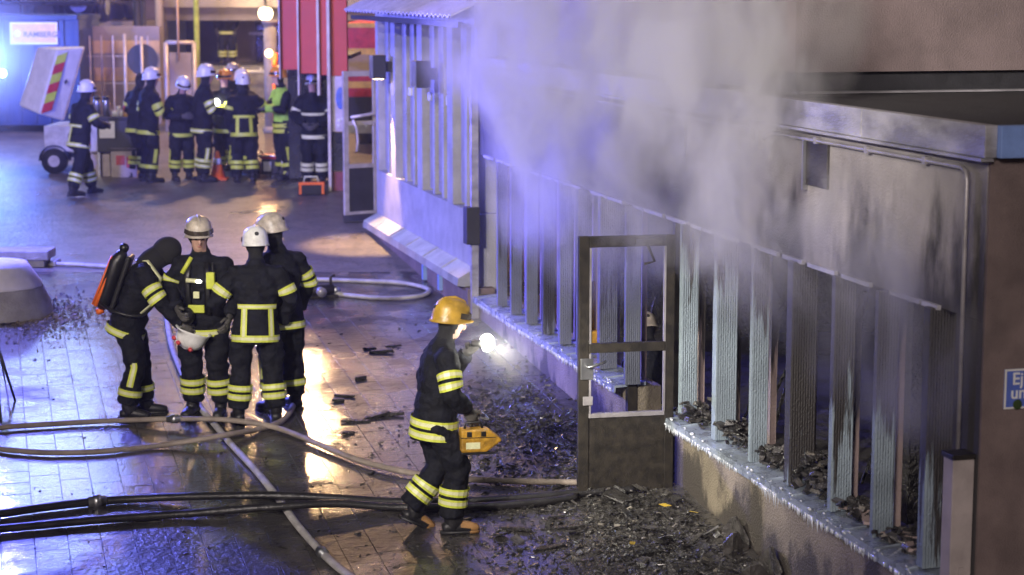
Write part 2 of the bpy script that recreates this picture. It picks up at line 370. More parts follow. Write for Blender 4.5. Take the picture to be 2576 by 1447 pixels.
# pipe casing at the corner
s0, s1 = fs(2440, 1300, .1), fs(2392, 1300, .1)
cz = fz(2420, 1152, .12)
bx('pipe_casing', (.03, .003, -.6), (.15, .135, cz-.03), 'casing', burnt, .004)
bx('casing_cap', (.02, -.0, cz-.03), (.16, .145, cz), 'black_iron', burnt, .003)
bx('casing_cover', (.02, .055, -.6), (.0285, .085, cz-.66), 'casing', burnt)
# square vent panel high on the wall
a, b_ = fs(2088, 400), fs(2034, 400)
MB().b2((a, .002, fz(2060, 470)), (b_, .02, fz(2060, 352))).build('vent_panel', 'black_iron', burnt, bevel=.003)
bx('vent_trim', (b_+.002, .002, fz(2034, 478)), (b_+.02, .04, fz(2034, 350)), 'steel', burnt)
a = fs(1690, 345); bx('vent_panel', (a-.35, .002, 2.75), (a, .02, 3.0), 'black_iron', burnt, .003)
# sill and lip, in two runs either side of the doorway
def sill(a, b_):
    prof = [(-.16, ZS+.012), (.13, ZS-.012), (.135, ZS-.075), (.122, ZS-.075), (.118, ZS-.03), (-.16, ZS-.02)]
    return MB().prism([(a, n, z) for n, z in prof], (b_-a, 0, 0)).build('window_sill', 'sill', burnt)
sill(.32, DOOR0+.02); sill(DOOR1, S2-.28)
# ribs along the sill (the crimped sheet joints)
for s in np.arange(.6, DOOR0, .45): MB().box((s, -.01, ZS+.004), (.012, .27, .012), Matrix.Rotation(-.083, 3, 'X')).build('sill_seam', 'sill', burnt)
for s in np.arange(DOOR1+.35, S2-.35, .6): MB().box((s, -.01, ZS+.004), (.014, .27, .012), Matrix.Rotation(-.083, 3, 'X')).build('sill_seam', 'sill', burnt)
# icicles and ice crust along the sill edge
ic = MB()
def icicles(a, b_, dens):
    s = a
    while s < b_:
        g = mnoise.noise(Vector((s*1.7, 3, 0)))*.5+.5
        g = max(0, (g-.28)/.72)
        if g < .08 and rng.random() < .8: s += rng.uniform(.01, .05); continue
        l = max(.008, (.008+.20*g*g)*rng.uniform(.15, 1.25)); r = rng.uniform(.003, .008)
        n = .128+rng.uniform(-.006, .012)
        ic.tube([(s, n, ZS-.05), (s+rng.uniform(-.004, .004), n, ZS-.07-l*.5), (s+rng.uniform(-.006, .006), n+rng.uniform(-.004, .004), ZS-.075-l)], [r, r*.7, .0008], 5)
        s += rng.uniform(.6, 1.5)/dens
icicles(.4, DOOR0-.05, 62); icicles(DOOR1+.1, S2-.5, 40)
for k in range(260):
    s = rng.choice([rng.uniform(.4, DOOR0), rng.uniform(DOOR1, S2-.4)]); r = rng.uniform(.006, .02)
    ic.ball((s, .12+rng.uniform(-.02, .016), ZS-rng.uniform(-.006, .075)), (r*1.6, r*.6, r*.6), 6, 4)
kind(ic.build('icicles', 'ice', burnt, True), 'stuff')
# scorched fins between the window bays; each stands on the sill
fins = [(2335, 1435, .085, .17), (2212, 1365, .05, .14), (2105, 1290, .06, .15), (1997, 1225, .10, .19), (1903, 1160, .05, .13), (1812, 1110, .09, .17), (1726, 1055, .06, .14)]
for (u, v, th, dp) in fins:
    s = fs(u, v, .0)
    bx('fin', (s-th/2, .06-dp, ZS+.006), (s+th/2, .06, ZH-.002), 'fin', burnt, .004)
    # window frame on the far side of the fin
    for off, dn, wd in ((.10, -.13, .05), (.30, -.17, .04)):
        if rng.random() < .85: bx('window_frame', (s-th/2+off, dn-.05, ZS+.014), (s-th/2+off+wd, dn, ZH-.002), 'frame', burnt, .003)
for u, th, dp in ((1264, .05, .11), (1298, .06, .12), (1337, .06, .12), (1379, .06, .12), (1421, .06, .12), (1466, .06, .12), (1521, .085, .17), (1588, .05, .14)):
    s = fs(u, 850, .0)
    bx('fin', (s-th/2, .06-dp, ZS+.006), (s+th/2, .06, ZH-.002), 'fin2', burnt, .004)
    bx('window_frame', (s+.14, -.19, ZS+.014), (s+.18, -.14, ZH-.002), 'frame', burnt, .003)
bx('window_frame', (.33, -.20, ZS+.014), (.39, -.13, ZH-.002), 'frame', burnt, .003)
bx('window_frame', (.62, -.22, ZS+.014), (.66, -.16, ZH-.002), 'frame', burnt, .003)
bx('door_jamb', (DOOR0-.06, -.25, .12), (DOOR0, .012, ZH-.002), 'black_iron', burnt)
bx('door_jamb', (DOOR1-.02, -.07, .12), (DOOR1+.05, .012, ZH-.002), 'black_iron', burnt)
bx('threshold', (DOOR0, -T, -.2), (DOOR1, .05, .14), 'black_iron', burnt)
for s in (DOOR1-.25,): bx('inner_post', (s-.03, -.9, -.06), (s+.03, -.82, ZH+.3), 'fin', burnt)
# head strip with shreds of bright flashing
s = .5
while s < S2-.5:
    l = rng.uniform(.15, .5)
    bx('head_flashing', (s, .002, ZH-.012), (s+l, .028, ZH+.016), 'fascia', burnt); s += l + rng.choice([.03, .1, .3])
# ceiling panels hanging and laths in the openings
for k in range(16):
    s = rng.uniform(.5, 9.0)
    if DOOR0-.2 < s < DOOR1+.2: continue
    p = Vector((s, -.3-rng.uniform(0, .3), ZS)); q = p + Vector((rng.uniform(-.4, .4), -.2, rng.uniform(.15, .8)))
    MB().tube([p, q], .014, 4).build('charred_lath', 'char', burnt)
# open door leaf, hinged on the near jamb
hp = G(1690, 1237); fp = G(1452, 1252); dv = fp-hp; DWID = Vector((dv.x, dv.y, 0)).length
leaf = empty('charred_door', (hp.x, hp.y, .03), math.atan2(dv.y, dv.x))
tag(leaf, 'charred metal door with empty glass panes standing open beside the walking firefighter', 'door')
DH = 2.10; W_ = DWID
bx('stile', (0, -.025, 0), (.075, .025, DH), 'black_iron', leaf, .004)
bx('stile', (W_-.085, -.025, 0), (W_, .025, DH), 'black_iron', leaf, .004)
bx('top_rail', (.076, -.024, DH-.09), (W_-.086, .024, DH-.002), 'black_iron', leaf, .004)
bx('mid_rail', (.076, -.024, 1.16), (W_-.086, .024, 1.235), 'black_iron', leaf, .004)
bx('kick_rail', (.076, -.024, .63), (W_-.086, .024, .665), 'pipe', leaf, .004)
bx('kick_panel', (.076, -.015, .01), (W_-.086, .015, .628), 'black_iron', leaf)
for (x0, x1) in ((.076, .092), (W_-.102, W_-.087)):
    bx('glazing_bead', (x0, .002, .667), (x1, .03, 1.158), 'pipe', leaf); bx('glazing_bead', (x0, .002, 1.237), (x1, .03, DH-.092), 'pipe', leaf)
lk = MB().b2((W_-.12, -.04, .95), (W_-.015, .04, 1.12)).build('lock_plate', 'steel', leaf, bevel=.003)
MB().tube([(W_-.06, .04, 1.06), (W_-.06, .085, 1.06), (W_-.10, .09, 1.065), (W_-.21, .088, 1.10)], .012, 8).build('handle', 'steel', leaf, True)
bx('strike_plate', (W_-.115, .026, .74), (W_-.035, .04, .81), 'pipe', leaf, .002)
bx('door_closer', (.12, .026, DH-.075), (.34, .07, DH-.02), 'black_iron', leaf, .004)
MB().tube([(.25, .06, DH-.05), (.2, .12, DH-.2), (.28, .1, DH-.22)], .012, 6).build('closer_arm', 'black_iron', leaf)
# ------------------------------------------------------------------ storey behind the flat roof
su = fs(1990, 246, -.3)+.05
back = empty('upper_storey', fw(su, -.35, ZF+.165), FROT); tag(back, 'plain grey-brown roughcast storey rising behind the flat roof', 'building')
bx('wall', (0, -12, .155), (9.2, 0, 5.5), 'uppercast', back)
bx('base_band', (.06, -12, .0), (9.2, -.03, .150), 'dark', back)
bx('flashing', (-.05, -12, -.0), (.055, .0, .014), 'fascia', back)
# blue notice on the end wall
pc = Vector(); r_ = ray(2527, 980); A = fw(-.03, 0, 0); t_ = (A-CAM).dot(ES)/r_.dot(ES); pc = CAM + r_*t_
sn = -(pc-FC).dot(EN)          # distance along the end wall
z1 = (CAM + ray(2527, 930)*((A-CAM).dot(ES)/ray(2527, 930).dot(ES))).z; z0 = (CAM + ray(2527, 1030)*((A-CAM).dot(ES)/ray(2527, 1030).dot(ES))).z
notice = empty('wall_notice', fw(-.021, -sn, (z0+z1)/2), FROT-math.pi/2); tag(notice, 'blue enamel notice with white border and white letters on brown roughcast', 'sign')
# local x = along end wall (right), local y = into the wall
M['noticeblue'] = mat('blue_enamel', (.10, .16, .55), .3, var=.12); M['lettering'] = mat('white_lettering', (.8, .8, .8), .5, var=.05)
h_ = z1-z0; wl = .42
bx('plate', (0, -.006, -h_/2), (wl, .0, h_/2), 'noticeblue', notice)
for lo, hi in (((0, -.010, h_/2-.011), (wl, -.0065, h_/2)), ((0, -.010, -h_/2), (wl, -.0065, -h_/2+.011)), ((0, -.010, -h_/2+.0115), (.011, -.0065, h_/2-.0115))): bx('border', lo, hi, 'white', notice)
text_obj('lettering', 'Ej', .098, 'lettering', notice, (.047, -.0075, .025), (math.pi/2, 0, 0), .001, offset=.0015)
text_obj('lettering', 'under', .098, 'lettering', notice, (.040, -.0075, -.055), (math.pi/2, 0, 0), .001, offset=.0015)
MB().ball((.082, -.012, -.09), (.03, .004, .03), 9, 6).build('leaf_smear', mat('moss', (.03, .06, .01), .8), notice)
# ------------------------------------------------------------------ pavilion further along
M['pavwall'] = mat('pale_render', (.38, .38, .41), .75, var=.18, scale=3, bump=.4)
M['pavfin'] = mat('grey_window_boards', (.30, .285, .28), .6, var=.15, scale=5)
M['ledge'] = mat('zinc_ledge', (.52, .52, .50), .35, metal=.35, var=.3, scale=3)
M['roofmetal'] = mat('corrugated_roof_sheet', (.50, .47, .50), .5, metal=.1, var=.2)
S3 = fs(948, 500)
pav = empty('pavilion', fw(S2+.16, 0, 0), FROT); tag(pav, 'pale pavilion with tall narrow windows under a corrugated roof', 'building')
LP = S3-S2-.16
zl = fz(1080, 610, 0)          # where the wall meets the ledge
zb = fz(1060, 478, 0)          # foot of the windows
ze = fz(1000, 55, 0)           # top of the windows, below the eave
print('pavilion ledge', zl, 'window foot', zb, 'eave', ze, 'len', LP)
bx('wall', (0, -.3, zl-.4), (LP, 0, zb), 'pavwall', pav)
bx('wall_head', (0, -.3, ze), (LP, 0, ze+.35), 'pavwall', pav)
bx('plinth', (-.14, -.2, -.3), (LP+.02, .12, zl-.215), 'endwall', pav)
MB().prism([(0, .003, zl), (0, .20, zl-.11), (0, .21, zl-.20), (0, .19, zl-.20), (0, .125, zl-.21), (0, .003, zl-.2)], (LP, 0, 0)).build('ledge', 'ledge', pav)
for s in np.arange(.9, LP, 1.05): MB().box((s, .10, zl-.048), (.02, .225, .012), Matrix.Rotation(-.507, 3, 'X')).build('ledge_seam', 'ledge', pav)
for s in (1.2, 2.1): bx('ledge_bracket', (s-.04, .121, zl-.42), (s+.04, .17, zl-.22), 'blueflash', pav)
k = 0; s = .08
while s < LP-.3:
    wide = .30 if k % 3 == 2 else .12
    bx('window_pier', (s, -.28, zb+.003), (s+wide, .0 if wide > .2 else -.05, ze-.003), 'pavwall', pav)
    if wide > .2: pass
    s += wide; bw = .40
    bx('window_pane', (s, -.20, zb+.003), (s+bw, -.17, ze-.003), 'glass', pav)
    bx('window_board', (s+.05, -.165, zb+.05), (s+.17, -.06, ze-.003), 'pavfin', pav)
    bx('window_board', (s+.24, -.165, zb+.05), (s+.34, -.09, ze-.003), 'pavfin', pav)
    if k % 2 == 0: bx('window_catch', (s+.04, -.058, zb+.55*(ze-zb)), (s+.18, -.03, zb+.55*(ze-zb)+.1), 'white', pav)
    s += bw; k += 1
bx('window_pier', (s, -.28, zb+.003), (LP, 0, ze-.003), 'pavwall', pav)
# corrugated roof climbing away from the eave
def corrugated(x0, x1, y0, z0, y1, z1_, pitch, amp, m, name, parent):
    v = []; f = []; n = int((x1-x0)/pitch*6)
    for i in range(n+1):
        x = x0+(x1-x0)*i/n; d = amp*math.sin(2*math.pi*(x-x0)/pitch)
        v += [(x, y0, z0+d), (x, y1, z1_+d), (x, y0, z0+d-.02), (x, y1, z1_+d-.02)]
    for i in range(n):
        a = 4*i; f += [(a, a+1, a+5, a+4), (a+2, a+6, a+7, a+3), (a, a+4, a+6, a+2), (a+1, a+3, a+7, a+5)]
    f += [(0, 2, 3, 1), (4*n, 4*n+1, 4*n+3, 4*n+2)]
    return MB().add(v, f).build(name, m, parent)
RE = fs(866, 44, .62)-S2-.16
corrugated(-1.5, RE, .62, ze+.16, -4.5, ze+2.6, .22, .016, 'roofmetal', 'roof_sheet', pav)
bx('eave_board', (-1.5, .50, ze+.03), (RE-.05, .54, ze+.09), 'dark', pav)
# down pipe, junction box at the joint between the buildings
dp = empty('down_pipe', fw(S2-.02, .05, 0), FROT); tag(dp, 'square grey down pipe with a box where pavilion meets burnt building', 'pipe')
bx('pipe', (-.04, -.04, .1), (.04, .04, 3.3), 'fascia', dp)
bx('meter_box', (-.09, -.045, fz(1195, 608)), (.09, .11, fz(1195, 516)), 'dark', dp, .005)
# wall lamps
M['lens'] = mat('warm_lens', (1, .8, .5), .3, emit=(1, .72, .38), estr=14)
def wall_lamp(u, v, label, lit):
    s = fs(u, v, .12); z = fz(u, v, .12); L0 = empty('wall_lamp', fw(s, 0, z), FROT); tag(L0, label, 'wall lamp', 'wall lamps on the pavilion')
    bx('bracket', (-.05, .003, -.07), (.05, .10, .07), 'dark', L0)
    MB().b2((-.13, .101, -.16), (.13, .28, .16)).build('housing', 'dark', L0, bevel=.006)
    bx('edge_strip', (-.12, .2805, -.155), (.12, .286, .155), 'steel', L0)
    bx('lens', (-.09, .13, -.168), (.09, .25, -.161), 'lens' if lit else 'glass', L0)
    if lit:
        q = lamp('wall_lamp_light', 'SPOT', (0, .19, -.18), 1100, (1, .62, .28), L0, shadow_soft_size=.04, spot_size=R(50), spot_blend=.6)
        q.rotation_euler = (R(4), 0, 0)
wall_lamp(963, 168, 'black box wall lamp shining warm light down, nearer the red kiosk', True)
wall_lamp(1074, 186, 'black box wall lamp on the pavilion, nearer the smoke', False)
# open glass door at the pavilion's far end
hp = G(950, 540); fp = G(866, 548); dv = fp-hp; DW = Vector((dv.x, dv.y, 0)).length
gd = empty('glass_door', (hp.x, hp.y, gz(hp.y)+.02), math.atan2(dv.y, dv.x)); tag(gd, 'pale framed glass door with dark kick panel standing open at the pavilion', 'door')
M['palemetal'] = mat('pale_metal_frame', (.55, .50, .47), .4, metal=.2)
Hh = atY(870, 182, fp.y).z - gz(fp.y)-.02
for x0, x1 in ((0, .07), (DW-.08, DW)): bx('stile', (x0, -.025, 0), (x1, .025, Hh), 'palemetal', gd, .004)
bx('top_rail', (.071, -.024, Hh-.08), (DW-.081, .024, Hh-.002), 'palemetal', gd)
bx('bottom_rail', (.071, -.024, .0), (DW-.081, .024, .05), 'palemetal', gd)
bx('kick_panel', (.071, -.015, .051), (DW-.081, .015, .70), 'dark', gd)
bx('kick_rail', (.071, -.024, .701), (DW-.081, .024, .76), 'palemetal', gd)
bx('mid_rail', (.071, -.022, 1.34), (DW-.081, .022, 1.40), 'palemetal', gd)
MB().tube([(-.25, .06, 1.52), (.1, .06, 1.50), (DW-.1, .06, 1.46)], .025, 8).build('push_bar', 'palemetal', gd, True)
MB().tube([(DW-.14, .05, 1.42), (DW-.20, .05, 1.3), (DW-.22, .05, 1.1), (DW-.2, .05, .95)], .022, 8).build('pull_handle', 'palemetal', gd, True)
mg = bpy.data.materials.new('clear_glass'); mg.use_nodes = True; pb = mg.node_tree.nodes['Principled BSDF']; pb.inputs['Transmission Weight'].default_value = 1; pb.inputs['Roughness'].default_value = .02; pb.inputs['IOR'].default_value = 1.1
M['clear'] = mg
bx('pane', (.071, -.004, 1.401), (DW-.081, .004, Hh-.082), 'clear', gd)
mat_o = MB().b2((-.1, -.35, 0), (DW+.25, .3, .02)).build('door_mat', 'dark'); mat_o.location = (fp.x+.1, fp.y-.15, gz(fp.y)+.01); mat_o.rotation_euler = (math.atan(GS), 0, .1); tag(mat_o, 'dark doormat lying crumpled under the open glass door', 'mat')
# ------------------------------------------------------------------ background street
M['cream'] = mat('cream_stone', (.45, .40, .36), .8, var=.2, scale=.8)
M['mauvewall'] = mat('grey_concrete_wall', (.26, .23, .23), .8, var=.3, scale=1.2)
M['warmtan'] = mat('tan_and_light_stripes', (.48, .34, .20), .8, var=.25, scale=1.5)
M['kioskred'] = mat('red_panel', (.58, .06, .04), .5, var=.12, scale=1.5)
M['contblue'] = mat('blue_container_paint', (.016, .032, .11), .5, var=.3, scale=2)
M['addedgold'] = mat('added_gold_glow', (.8, .6, .4), .5, emit=(1, .66, .25), estr=6.5)
M['addedblue'] = mat('added_cold_glow', (.6, .7, .9), .5, emit=(.35, .52, 1), estr=20)  # unseen glowing panes, added for cold reflections on the ground
M['globe'] = mat('lamp_globe', (1, .9, .7), .3, emit=(1, .74, .40), estr=12)
M['orangelamp'] = mat('orange_lamp', (1, .6, .3), .3, emit=(1, .55, .2), estr=18)
M['beacon'] = mat('blue_beacon', (.3, .6, 1), .2, emit=(.25, .5, 1), estr=60)
M['whitelamp'] = mat('white_lamp', (1, 1, 1), .2, emit=(1, .97, .85), estr=60)
M['limepole'] = mat('lime_painted_pole', (.50, .62, .10), .5)
def B(u, v, Y=45.0): return atY(u, v, Y)
BY = 47.0
hall = empty('town_hall', (-10, BY, gz(50)), 0); tag(hall, 'long cream stone building with dark entrance bay and globe lamp', 'building')
def hx(u): return B(u, 100, BY).x+10
def hzz(v): return B(600, v, BY).z-gz(50)
bx('wall', (hx(-260), 0, 0), (hx(235), .6, 14), 'cream', hall)
bx('wall', (hx(335), 0, 0), (hx(412), .6, 14), 'mauvewall', hall)
bx('wall', (hx(235)+.002, .25, 0), (hx(335)-.002, .6, 14), 'cream', hall)
bx('entrance_beam', (hx(412), -.3, hzz(18)), (hx(1150), .6, 14), 'cream', hall)
bx('entrance_soffit', (hx(412)+.003, .2, hzz(52)), (hx(1150), 3.2, hzz(18)-.004), 'mauvewall', hall)
bx('entrance_back', (hx(412), 3.2, 0), (hx(1150), 3.5, 14), 'dark', hall)
for a, b_, m in ((520, 600, 'mauvewall'), (605, 690, 'glass')): bx('entrance_panel', (hx(a), 3.0, .2), (hx(b_), 3.19, hzz(55)), m, hall)
bx('transom', (hx(585), 2.9, hzz(95)), (hx(705), 2.99, hzz(88)), 'white', hall)
bx('landing', (hx(412)+.01, .3, 0), (hx(1150), 3.2, .75), 'concrete', hall)
# facade windows above the frame; glowing ones are added to reflect in wet paving
k = 0
for row, z in enumerate((4.2, 7.4, 10.4)):
    for u in range(-230, 230, 92):
        x = hx(u); m = 'addedblue' if (k*7+row*3) % 4 != 1 else 'glass'
        if row == 0: m = 'glass'
        wn = bx('window', (x, -.02, z), (x+.62*hx(0)-.62*hx(-92)+.1, .0-.002, z+1.7), m, hall)
        bx('window_bar', (x+.25, -.04, z), (x+.30, -.021, z+1.7), 'white', hall)
        k += 1
for u, z in ((430, 7.4), (728, 5.4), (752, 8.0), (722, 10.6)):
    bx('window', (hx(u), -.33, z), (hx(u)+.36, -.302, z+1.3), 'addedgold', hall); bx('window_bar', (hx(u)+.16, -.35, z), (hx(u)+.20, -.331, z+1.3), 'white', hall)  # glowing panes added only for golden reflections in the paving
# globe lamp hanging in the entrance
gl = empty('globe_lamp', B(668, 34, BY-.6)); tag(gl, 'glowing round globe lamp hanging at the dark entrance', 'lamp')
MB().ball((0, 0, 0), .165, 20, 14).build('globe', 'globe', gl, True)
MB().tube([(0, 0, .16), (0, 0, .36)], .03, 8).build('stem', 'dark', gl)
MB().ball((0, 0, .13), (.12, .12, .06), 16, 6).build('cap', 'palemetal', gl, True)
lamp('globe_lamp_light', 'POINT', (0, -.3, 0), 80, (1, .68, .35), gl, shadow_soft_size=.16)
# pillars of the entrance
def pillar(u, v0, v1, Y, wpx, m, label, name='pillar', cat='pillar', cap=None):
    b = B(u, v1, Y); t = B(u, v0, Y); wd = wpx/FPX*Y
    e = empty(name, (b.x, Y, gz(Y))); tag(e, label, cat); h = t.z-gz(Y)
    MB().tube([(0, 0, .12), (0, 0, h*.5), (0, 0, h)], [wd/2, wd/2*.98, wd/2*.95], 14).build('shaft', m, e, True)
    MB().tube([(0, 0, 0), (0, 0, .12)], wd/2+.04, 14).build('base', m, e, True)
    if cap: MB().tube([(0, 0, h+.002), (0, 0, h+.08)], wd/2+.03, 14).build('capital', m, e, True)
    return e
pillar(407, -40, 300, 43.0, 20, 'cream', 'pale round pillar left of the gate frame in the background', cap=True)
pillar(500, -40, 300, 43.5, 14, 'limepole', 'lime green pole rising behind the firefighters', 'pole', 'pole')
pillar(319, 85, 300, 40.5, 8, 'palemetal', 'thin pale pole behind the amber lantern', 'pole', 'pole')
pillar(362, -20, 70, 42.0, 13, 'dark', 'dark post hanging down beside the pale pillar', 'post', 'post')
pillar(346, -20, 60, 42.5, 20, 'dark', 'broad dark post against the cream wall', 'post', 'post')
pillar(683, 60, 300, 40.0, 34, 'concrete', 'broad grey concrete column beside the red kiosk', cap=True)
# round road sign seen from behind
rs_b = B(358, 150, 39.5); rs = empty('road_sign', (rs_b.x, 39.5, gz(39.5))); tag(rs, 'round road sign on a pale pole, seen from its dark back', 'road sign')
MB().tube([(0, -.05, 0), (0, -.05, B(358, 92, 39.5).z-gz(39.5))], .028, 10).build('pole', 'palemetal', rs, True)
MB().tube([(0, 0, rs_b.z-gz(39.5)), (0, .03, rs_b.z-gz(39.5))], .31, 28).build('plate', 'dark', rs)
# low wall behind a fence; its warm bands are painted stripes of light
wl0, wl1 = B(198, 240, 41.5), B(405, 240, 41.5)
lw = empty('banded_wall', (wl0.x, 41.5, gz(41.5))); tag(lw, 'grey wall with two painted stripes of warm light behind the coffee table', 'wall')
LW = wl1.x-wl0.x
def lz(v): return B(300, v, 41.5).z-gz(41.5)
for a, b_, m in ((66, 102, 'mauvewall'), (102, 135, 'warmtan'), (135, 170, 'mauvewall'), (170, 205, 'warmtan'), (205, 232, 'mauvewall')):
    n_ = 5 if m == 'warmtan' else 3
    for q in range(n_): bx('wall_block', (LW*q/n_+.004, 0 if m == 'warmtan' else .015, lz(b_)+.003), (LW*(q+1)/n_-.004, .35, lz(a)-.003), m, lw, .006)
bx('footing', (0, .0, -.1), (LW, .36, lz(232)), 'mauvewall', lw)
bx('mortar_core', (.0, .02, lz(232)+.001), (LW, .34, lz(66)-.006), 'mauvewall', lw)
fe = empty('mesh_fence', (wl0.x, 40.9, gz(40.9))); tag(fe, 'slender wire fence posts standing before the banded wall', 'fence')
for q in range(7):
    x = .15+LW*q/7.2; MB().tube([(x, 0, 0), (x, 0, B(250, 90, 40.9).z-gz(40.9))], .016, 6).build('fence_post', 'palemetal', fe)
for z in (.35, .9, 1.45): MB().tube([(.1, 0, z), (LW-.2, 0, z)], .007, 5).build('fence_wire', 'palemetal', fe)
# gate frame
gf0, gf1 = B(417, 107, 40.2), B(488, 107, 40.2)
gt = empty('gate_frame', (gf0.x, 40.2, gz(40.2))); tag(gt, 'pale metal gate frame with mesh infill behind the group', 'gate')
GW = gf1.x-gf0.x; gh = gf0.z-gz(40.2)
for x in (0, GW): MB().tube([(x, 0, 0), (x, 0, gh)], .045, 8).build('post', 'palemetal', gt, True)
MB().tube([(0, 0, gh), (GW, 0, gh)], .04, 8).build('top_bar', 'palemetal', gt, True)
bx('infill', (.06, .0, .15), (GW-.06, .03, gh-.2), 'mauvewall', gt)
MB().tube([(GW*.45, -.03, gh-.35), (GW*.45, -.03, gh+1.4)], .022, 8).build('hanging_rod', 'warmtan', gt, True)
# hand rail of the landing
hr = empty('hand_rail', (B(520, 180, 46.6).x, 46.6, gz(47)+.75)); tag(hr, 'white hand rail along the entrance landing', 'railing')
RL = B(702, 180, 46.6).x-B(520, 180, 46.6).x; rh = B(600, 181, 46.6).z-gz(47)-.75
MB().tube([(0, 0, rh), (RL, 0, rh)], .045, 8).build('rail', 'white', hr, True)
for q in range(5): MB().tube([(RL*q/4, 0, 0), (RL*q/4, 0, rh)], .025, 8).build('post', 'white', hr, True)
# blue container with a hire sign
c0, c1 = B(-60, 300, 40.0), B(200, 300, 40.0)
ct = empty('skip_container', (c0.x, 40.0, gz(40))); tag(ct, 'blue ribbed steel container with an orange name board', 'container')
CL = c1.x-c0.x; chh = B(100, 38, 40).z-gz(40)
bx('body', (0, 0, .15), (CL, 2.2, chh-.1), 'contblue', ct)
bx('top_rim', (-.03, -.05, chh-.1), (CL+.03, 2.25, chh), 'contblue', ct, .01)
for q in range(8): bx('rib', (CL*q/7-.05 if q else .0, -.045, .2), (CL*q/7+.05, -.002, chh-.102), 'contblue', ct, .008)
for x in (.3, CL-.4): bx('skid', (x, 0, 0), (x+.15, 2.2, .149), 'dark', ct)
x0, x1 = B(27, 80, 40).x-c0.x, B(146, 80, 40).x-c0.x; z0, z1 = B(80, 112, 40).z-gz(40), B(80, 56, 40).z-gz(40)
M['boardorange'] = mat('orange_name_board', (.70, .42, .14), .5, var=.12); M['letterblue'] = mat('blue_lettering', (.12, .12, .45), .5)
bd = bx('name_board', (x0, -.075, z0), (x1, -.05, z1), 'white', ct, .004)
bx('board_face', (x0+.05, -.081, z0+.04), (x1-.03, -.0755, z1-.03), 'boardorange', bd)
text_obj('lettering', 'RAMBERGS', .152, 'letterblue', bd, (x0+.27, -.083, (z0+z1)/2-.07), (math.pi/2, 0, 0), .001, offset=.003)
MB().ball((x0+.15, -.083, (z0+z1)/2), (.07, .004, .07), 14, 8).build('emblem', 'white', bd)
# parked cars beyond the container
M['carpaint'] = mat('dark_blue_car_paint', (.02, .025, .07), .25, coat=.8)
def car(u, v, Y, label, rz):
    p = B(u, v, Y); e = empty('parked_car', (p.x, Y, p.z), rz); tag(e, label, 'car', 'cars parked beyond the container')
    prof = [(-2.1, .35), (-2.15, .75), (-1.9, .95), (-1.3, 1.02), (-.75, 1.45), (.7, 1.48), (1.35, 1.02), (2.05, .88), (2.15, .55), (2.1, .3)]
    MB().prism([(x, -.85, z) for x, z in prof], (0, 1.7, 0)).build('body', 'carpaint', e, bevel=.08)
    for sgn in (-1, 1): MB().prism([(x, .856*sgn, z) for x, z in ((-1.1, 1.05), (-.68, 1.39), (.62, 1.41), (1.1, 1.05))], (0, .01*sgn, 0)).build('side_window', 'glass', e)
    for x in (-1.35, 1.35):
        for sgn in (-1, 1):
            wv = MB().tube([(x, .72*sgn, .33), (x, .9*sgn, .33)], .33, 18).build('wheel', 'boot', e, True); MB().tube([(x, .9*sgn, .33), (x, .915*sgn, .33)], .2, 14).build('rim', 'steel', wv)
    for sgn in (-1, 1):
        bx('mirror', (.55, .86*sgn, .98), (.72, 1.04*sgn, 1.12), 'carpaint', e, .02); bx('headlight', (2.06, .45*sgn, .62), (2.17, .75*sgn, .76), 'white', e, .01)
    return e
car(205, 52, 44.6, 'dark parked car just right above the container, mirror showing', R(88))
car(60, 46, 45.2, 'dark low parked car behind the container, farther left', R(4))
# raised terrace the cars stand on
t0 = B(205, 52, 44.6); tr = empty('terrace', (0, 0, 0)); tag(tr, 'raised terrace wall carrying the parked cars behind the container', 'terrace')
bx('retaining_wall', (B(-300, 60, 43.4).x, 43.2, gz(46)), (B(338, 60, 43.4).x, BY-.01, t0.z), 'mauvewall', tr)
# street lamp behind the kiosk; its head is above the picture
sl_ = empty('street_lamp', (-4.2, 38.25, gz(38.25))); tag(sl_, 'street lamp standing behind the red kiosk', 'street lamp')
MB().tube([(0, 0, 0), (0, 0, 3), (0, 0, 6.3-gz(38))], [.07, .055, .045], 10).build('pole', 'dark', sl_, True)
MB().tube([(0, 0, 6.3-gz(38)), (0, 0, 7.0-gz(38)), (0, -.2, 7.1-gz(38)), (0, -.5, 7.05-gz(38))], [.04, .04, .05, .09], 10).build('head', 'dark', sl_, True)
# ------------------------------------------------------------------ red kiosk
ky = G(850, 482).y
kk = empty('red_kiosk', (0, ky, gz(ky))); tag(kk, 'tall red panelled kiosk with pale uprights and a poster', 'kiosk')
def kx(u, Y=None): return atY(u, 300, Y or ky).x
def kz(v): return atY(800, v, ky).z-gz(ky)
edges = [708, 752, 802, 828]
for i, (a, b_, vb) in enumerate(((708, 750, 176), (754, 799, 186), (806, 824, 190), (833, 874, 192))):
    bx('red_panel', (kx(a), .1, kz(vb)), (kx(b_), .3, 3.6), 'kioskred', kk, .006)
for u, wpx, m in ((752, 4, 'palemetal'), (802, 6, 'palemetal')): bx('upright', (kx(u-wpx/2), .02, kz(240)), (kx(u+wpx/2), .28, 3.6), m, kk)
bx('corner_post', (kx(824.5), -.02, 0), (kx(832.5), .25, 3.6), 'palemetal', kk, .006)
bx('corner_post', (kx(704), -.0, kz(200)), (kx(707.7), .25, 3.6), 'palemetal', kk, .006)
bx('poster', (kx(833), .1, kz(332)), (kx(872), .16, kz(193)), mat('pale_poster', (.55, .48, .58), .35, var=.2), kk)
MB().ball((kx(856), .095, kz(248)), (.075, .006, .18), 20, 10).build('poster_emblem', mat('blue_print', (.08, .16, .6), .4), kk)
for du, dv, r in ((852, 304, .03), (862, 300, .035), (850, 318, .025)): MB().ball((kx(du), .09, kz(dv)), (r, .008, r), 10, 6).build('poster_mark', 'white', kk)
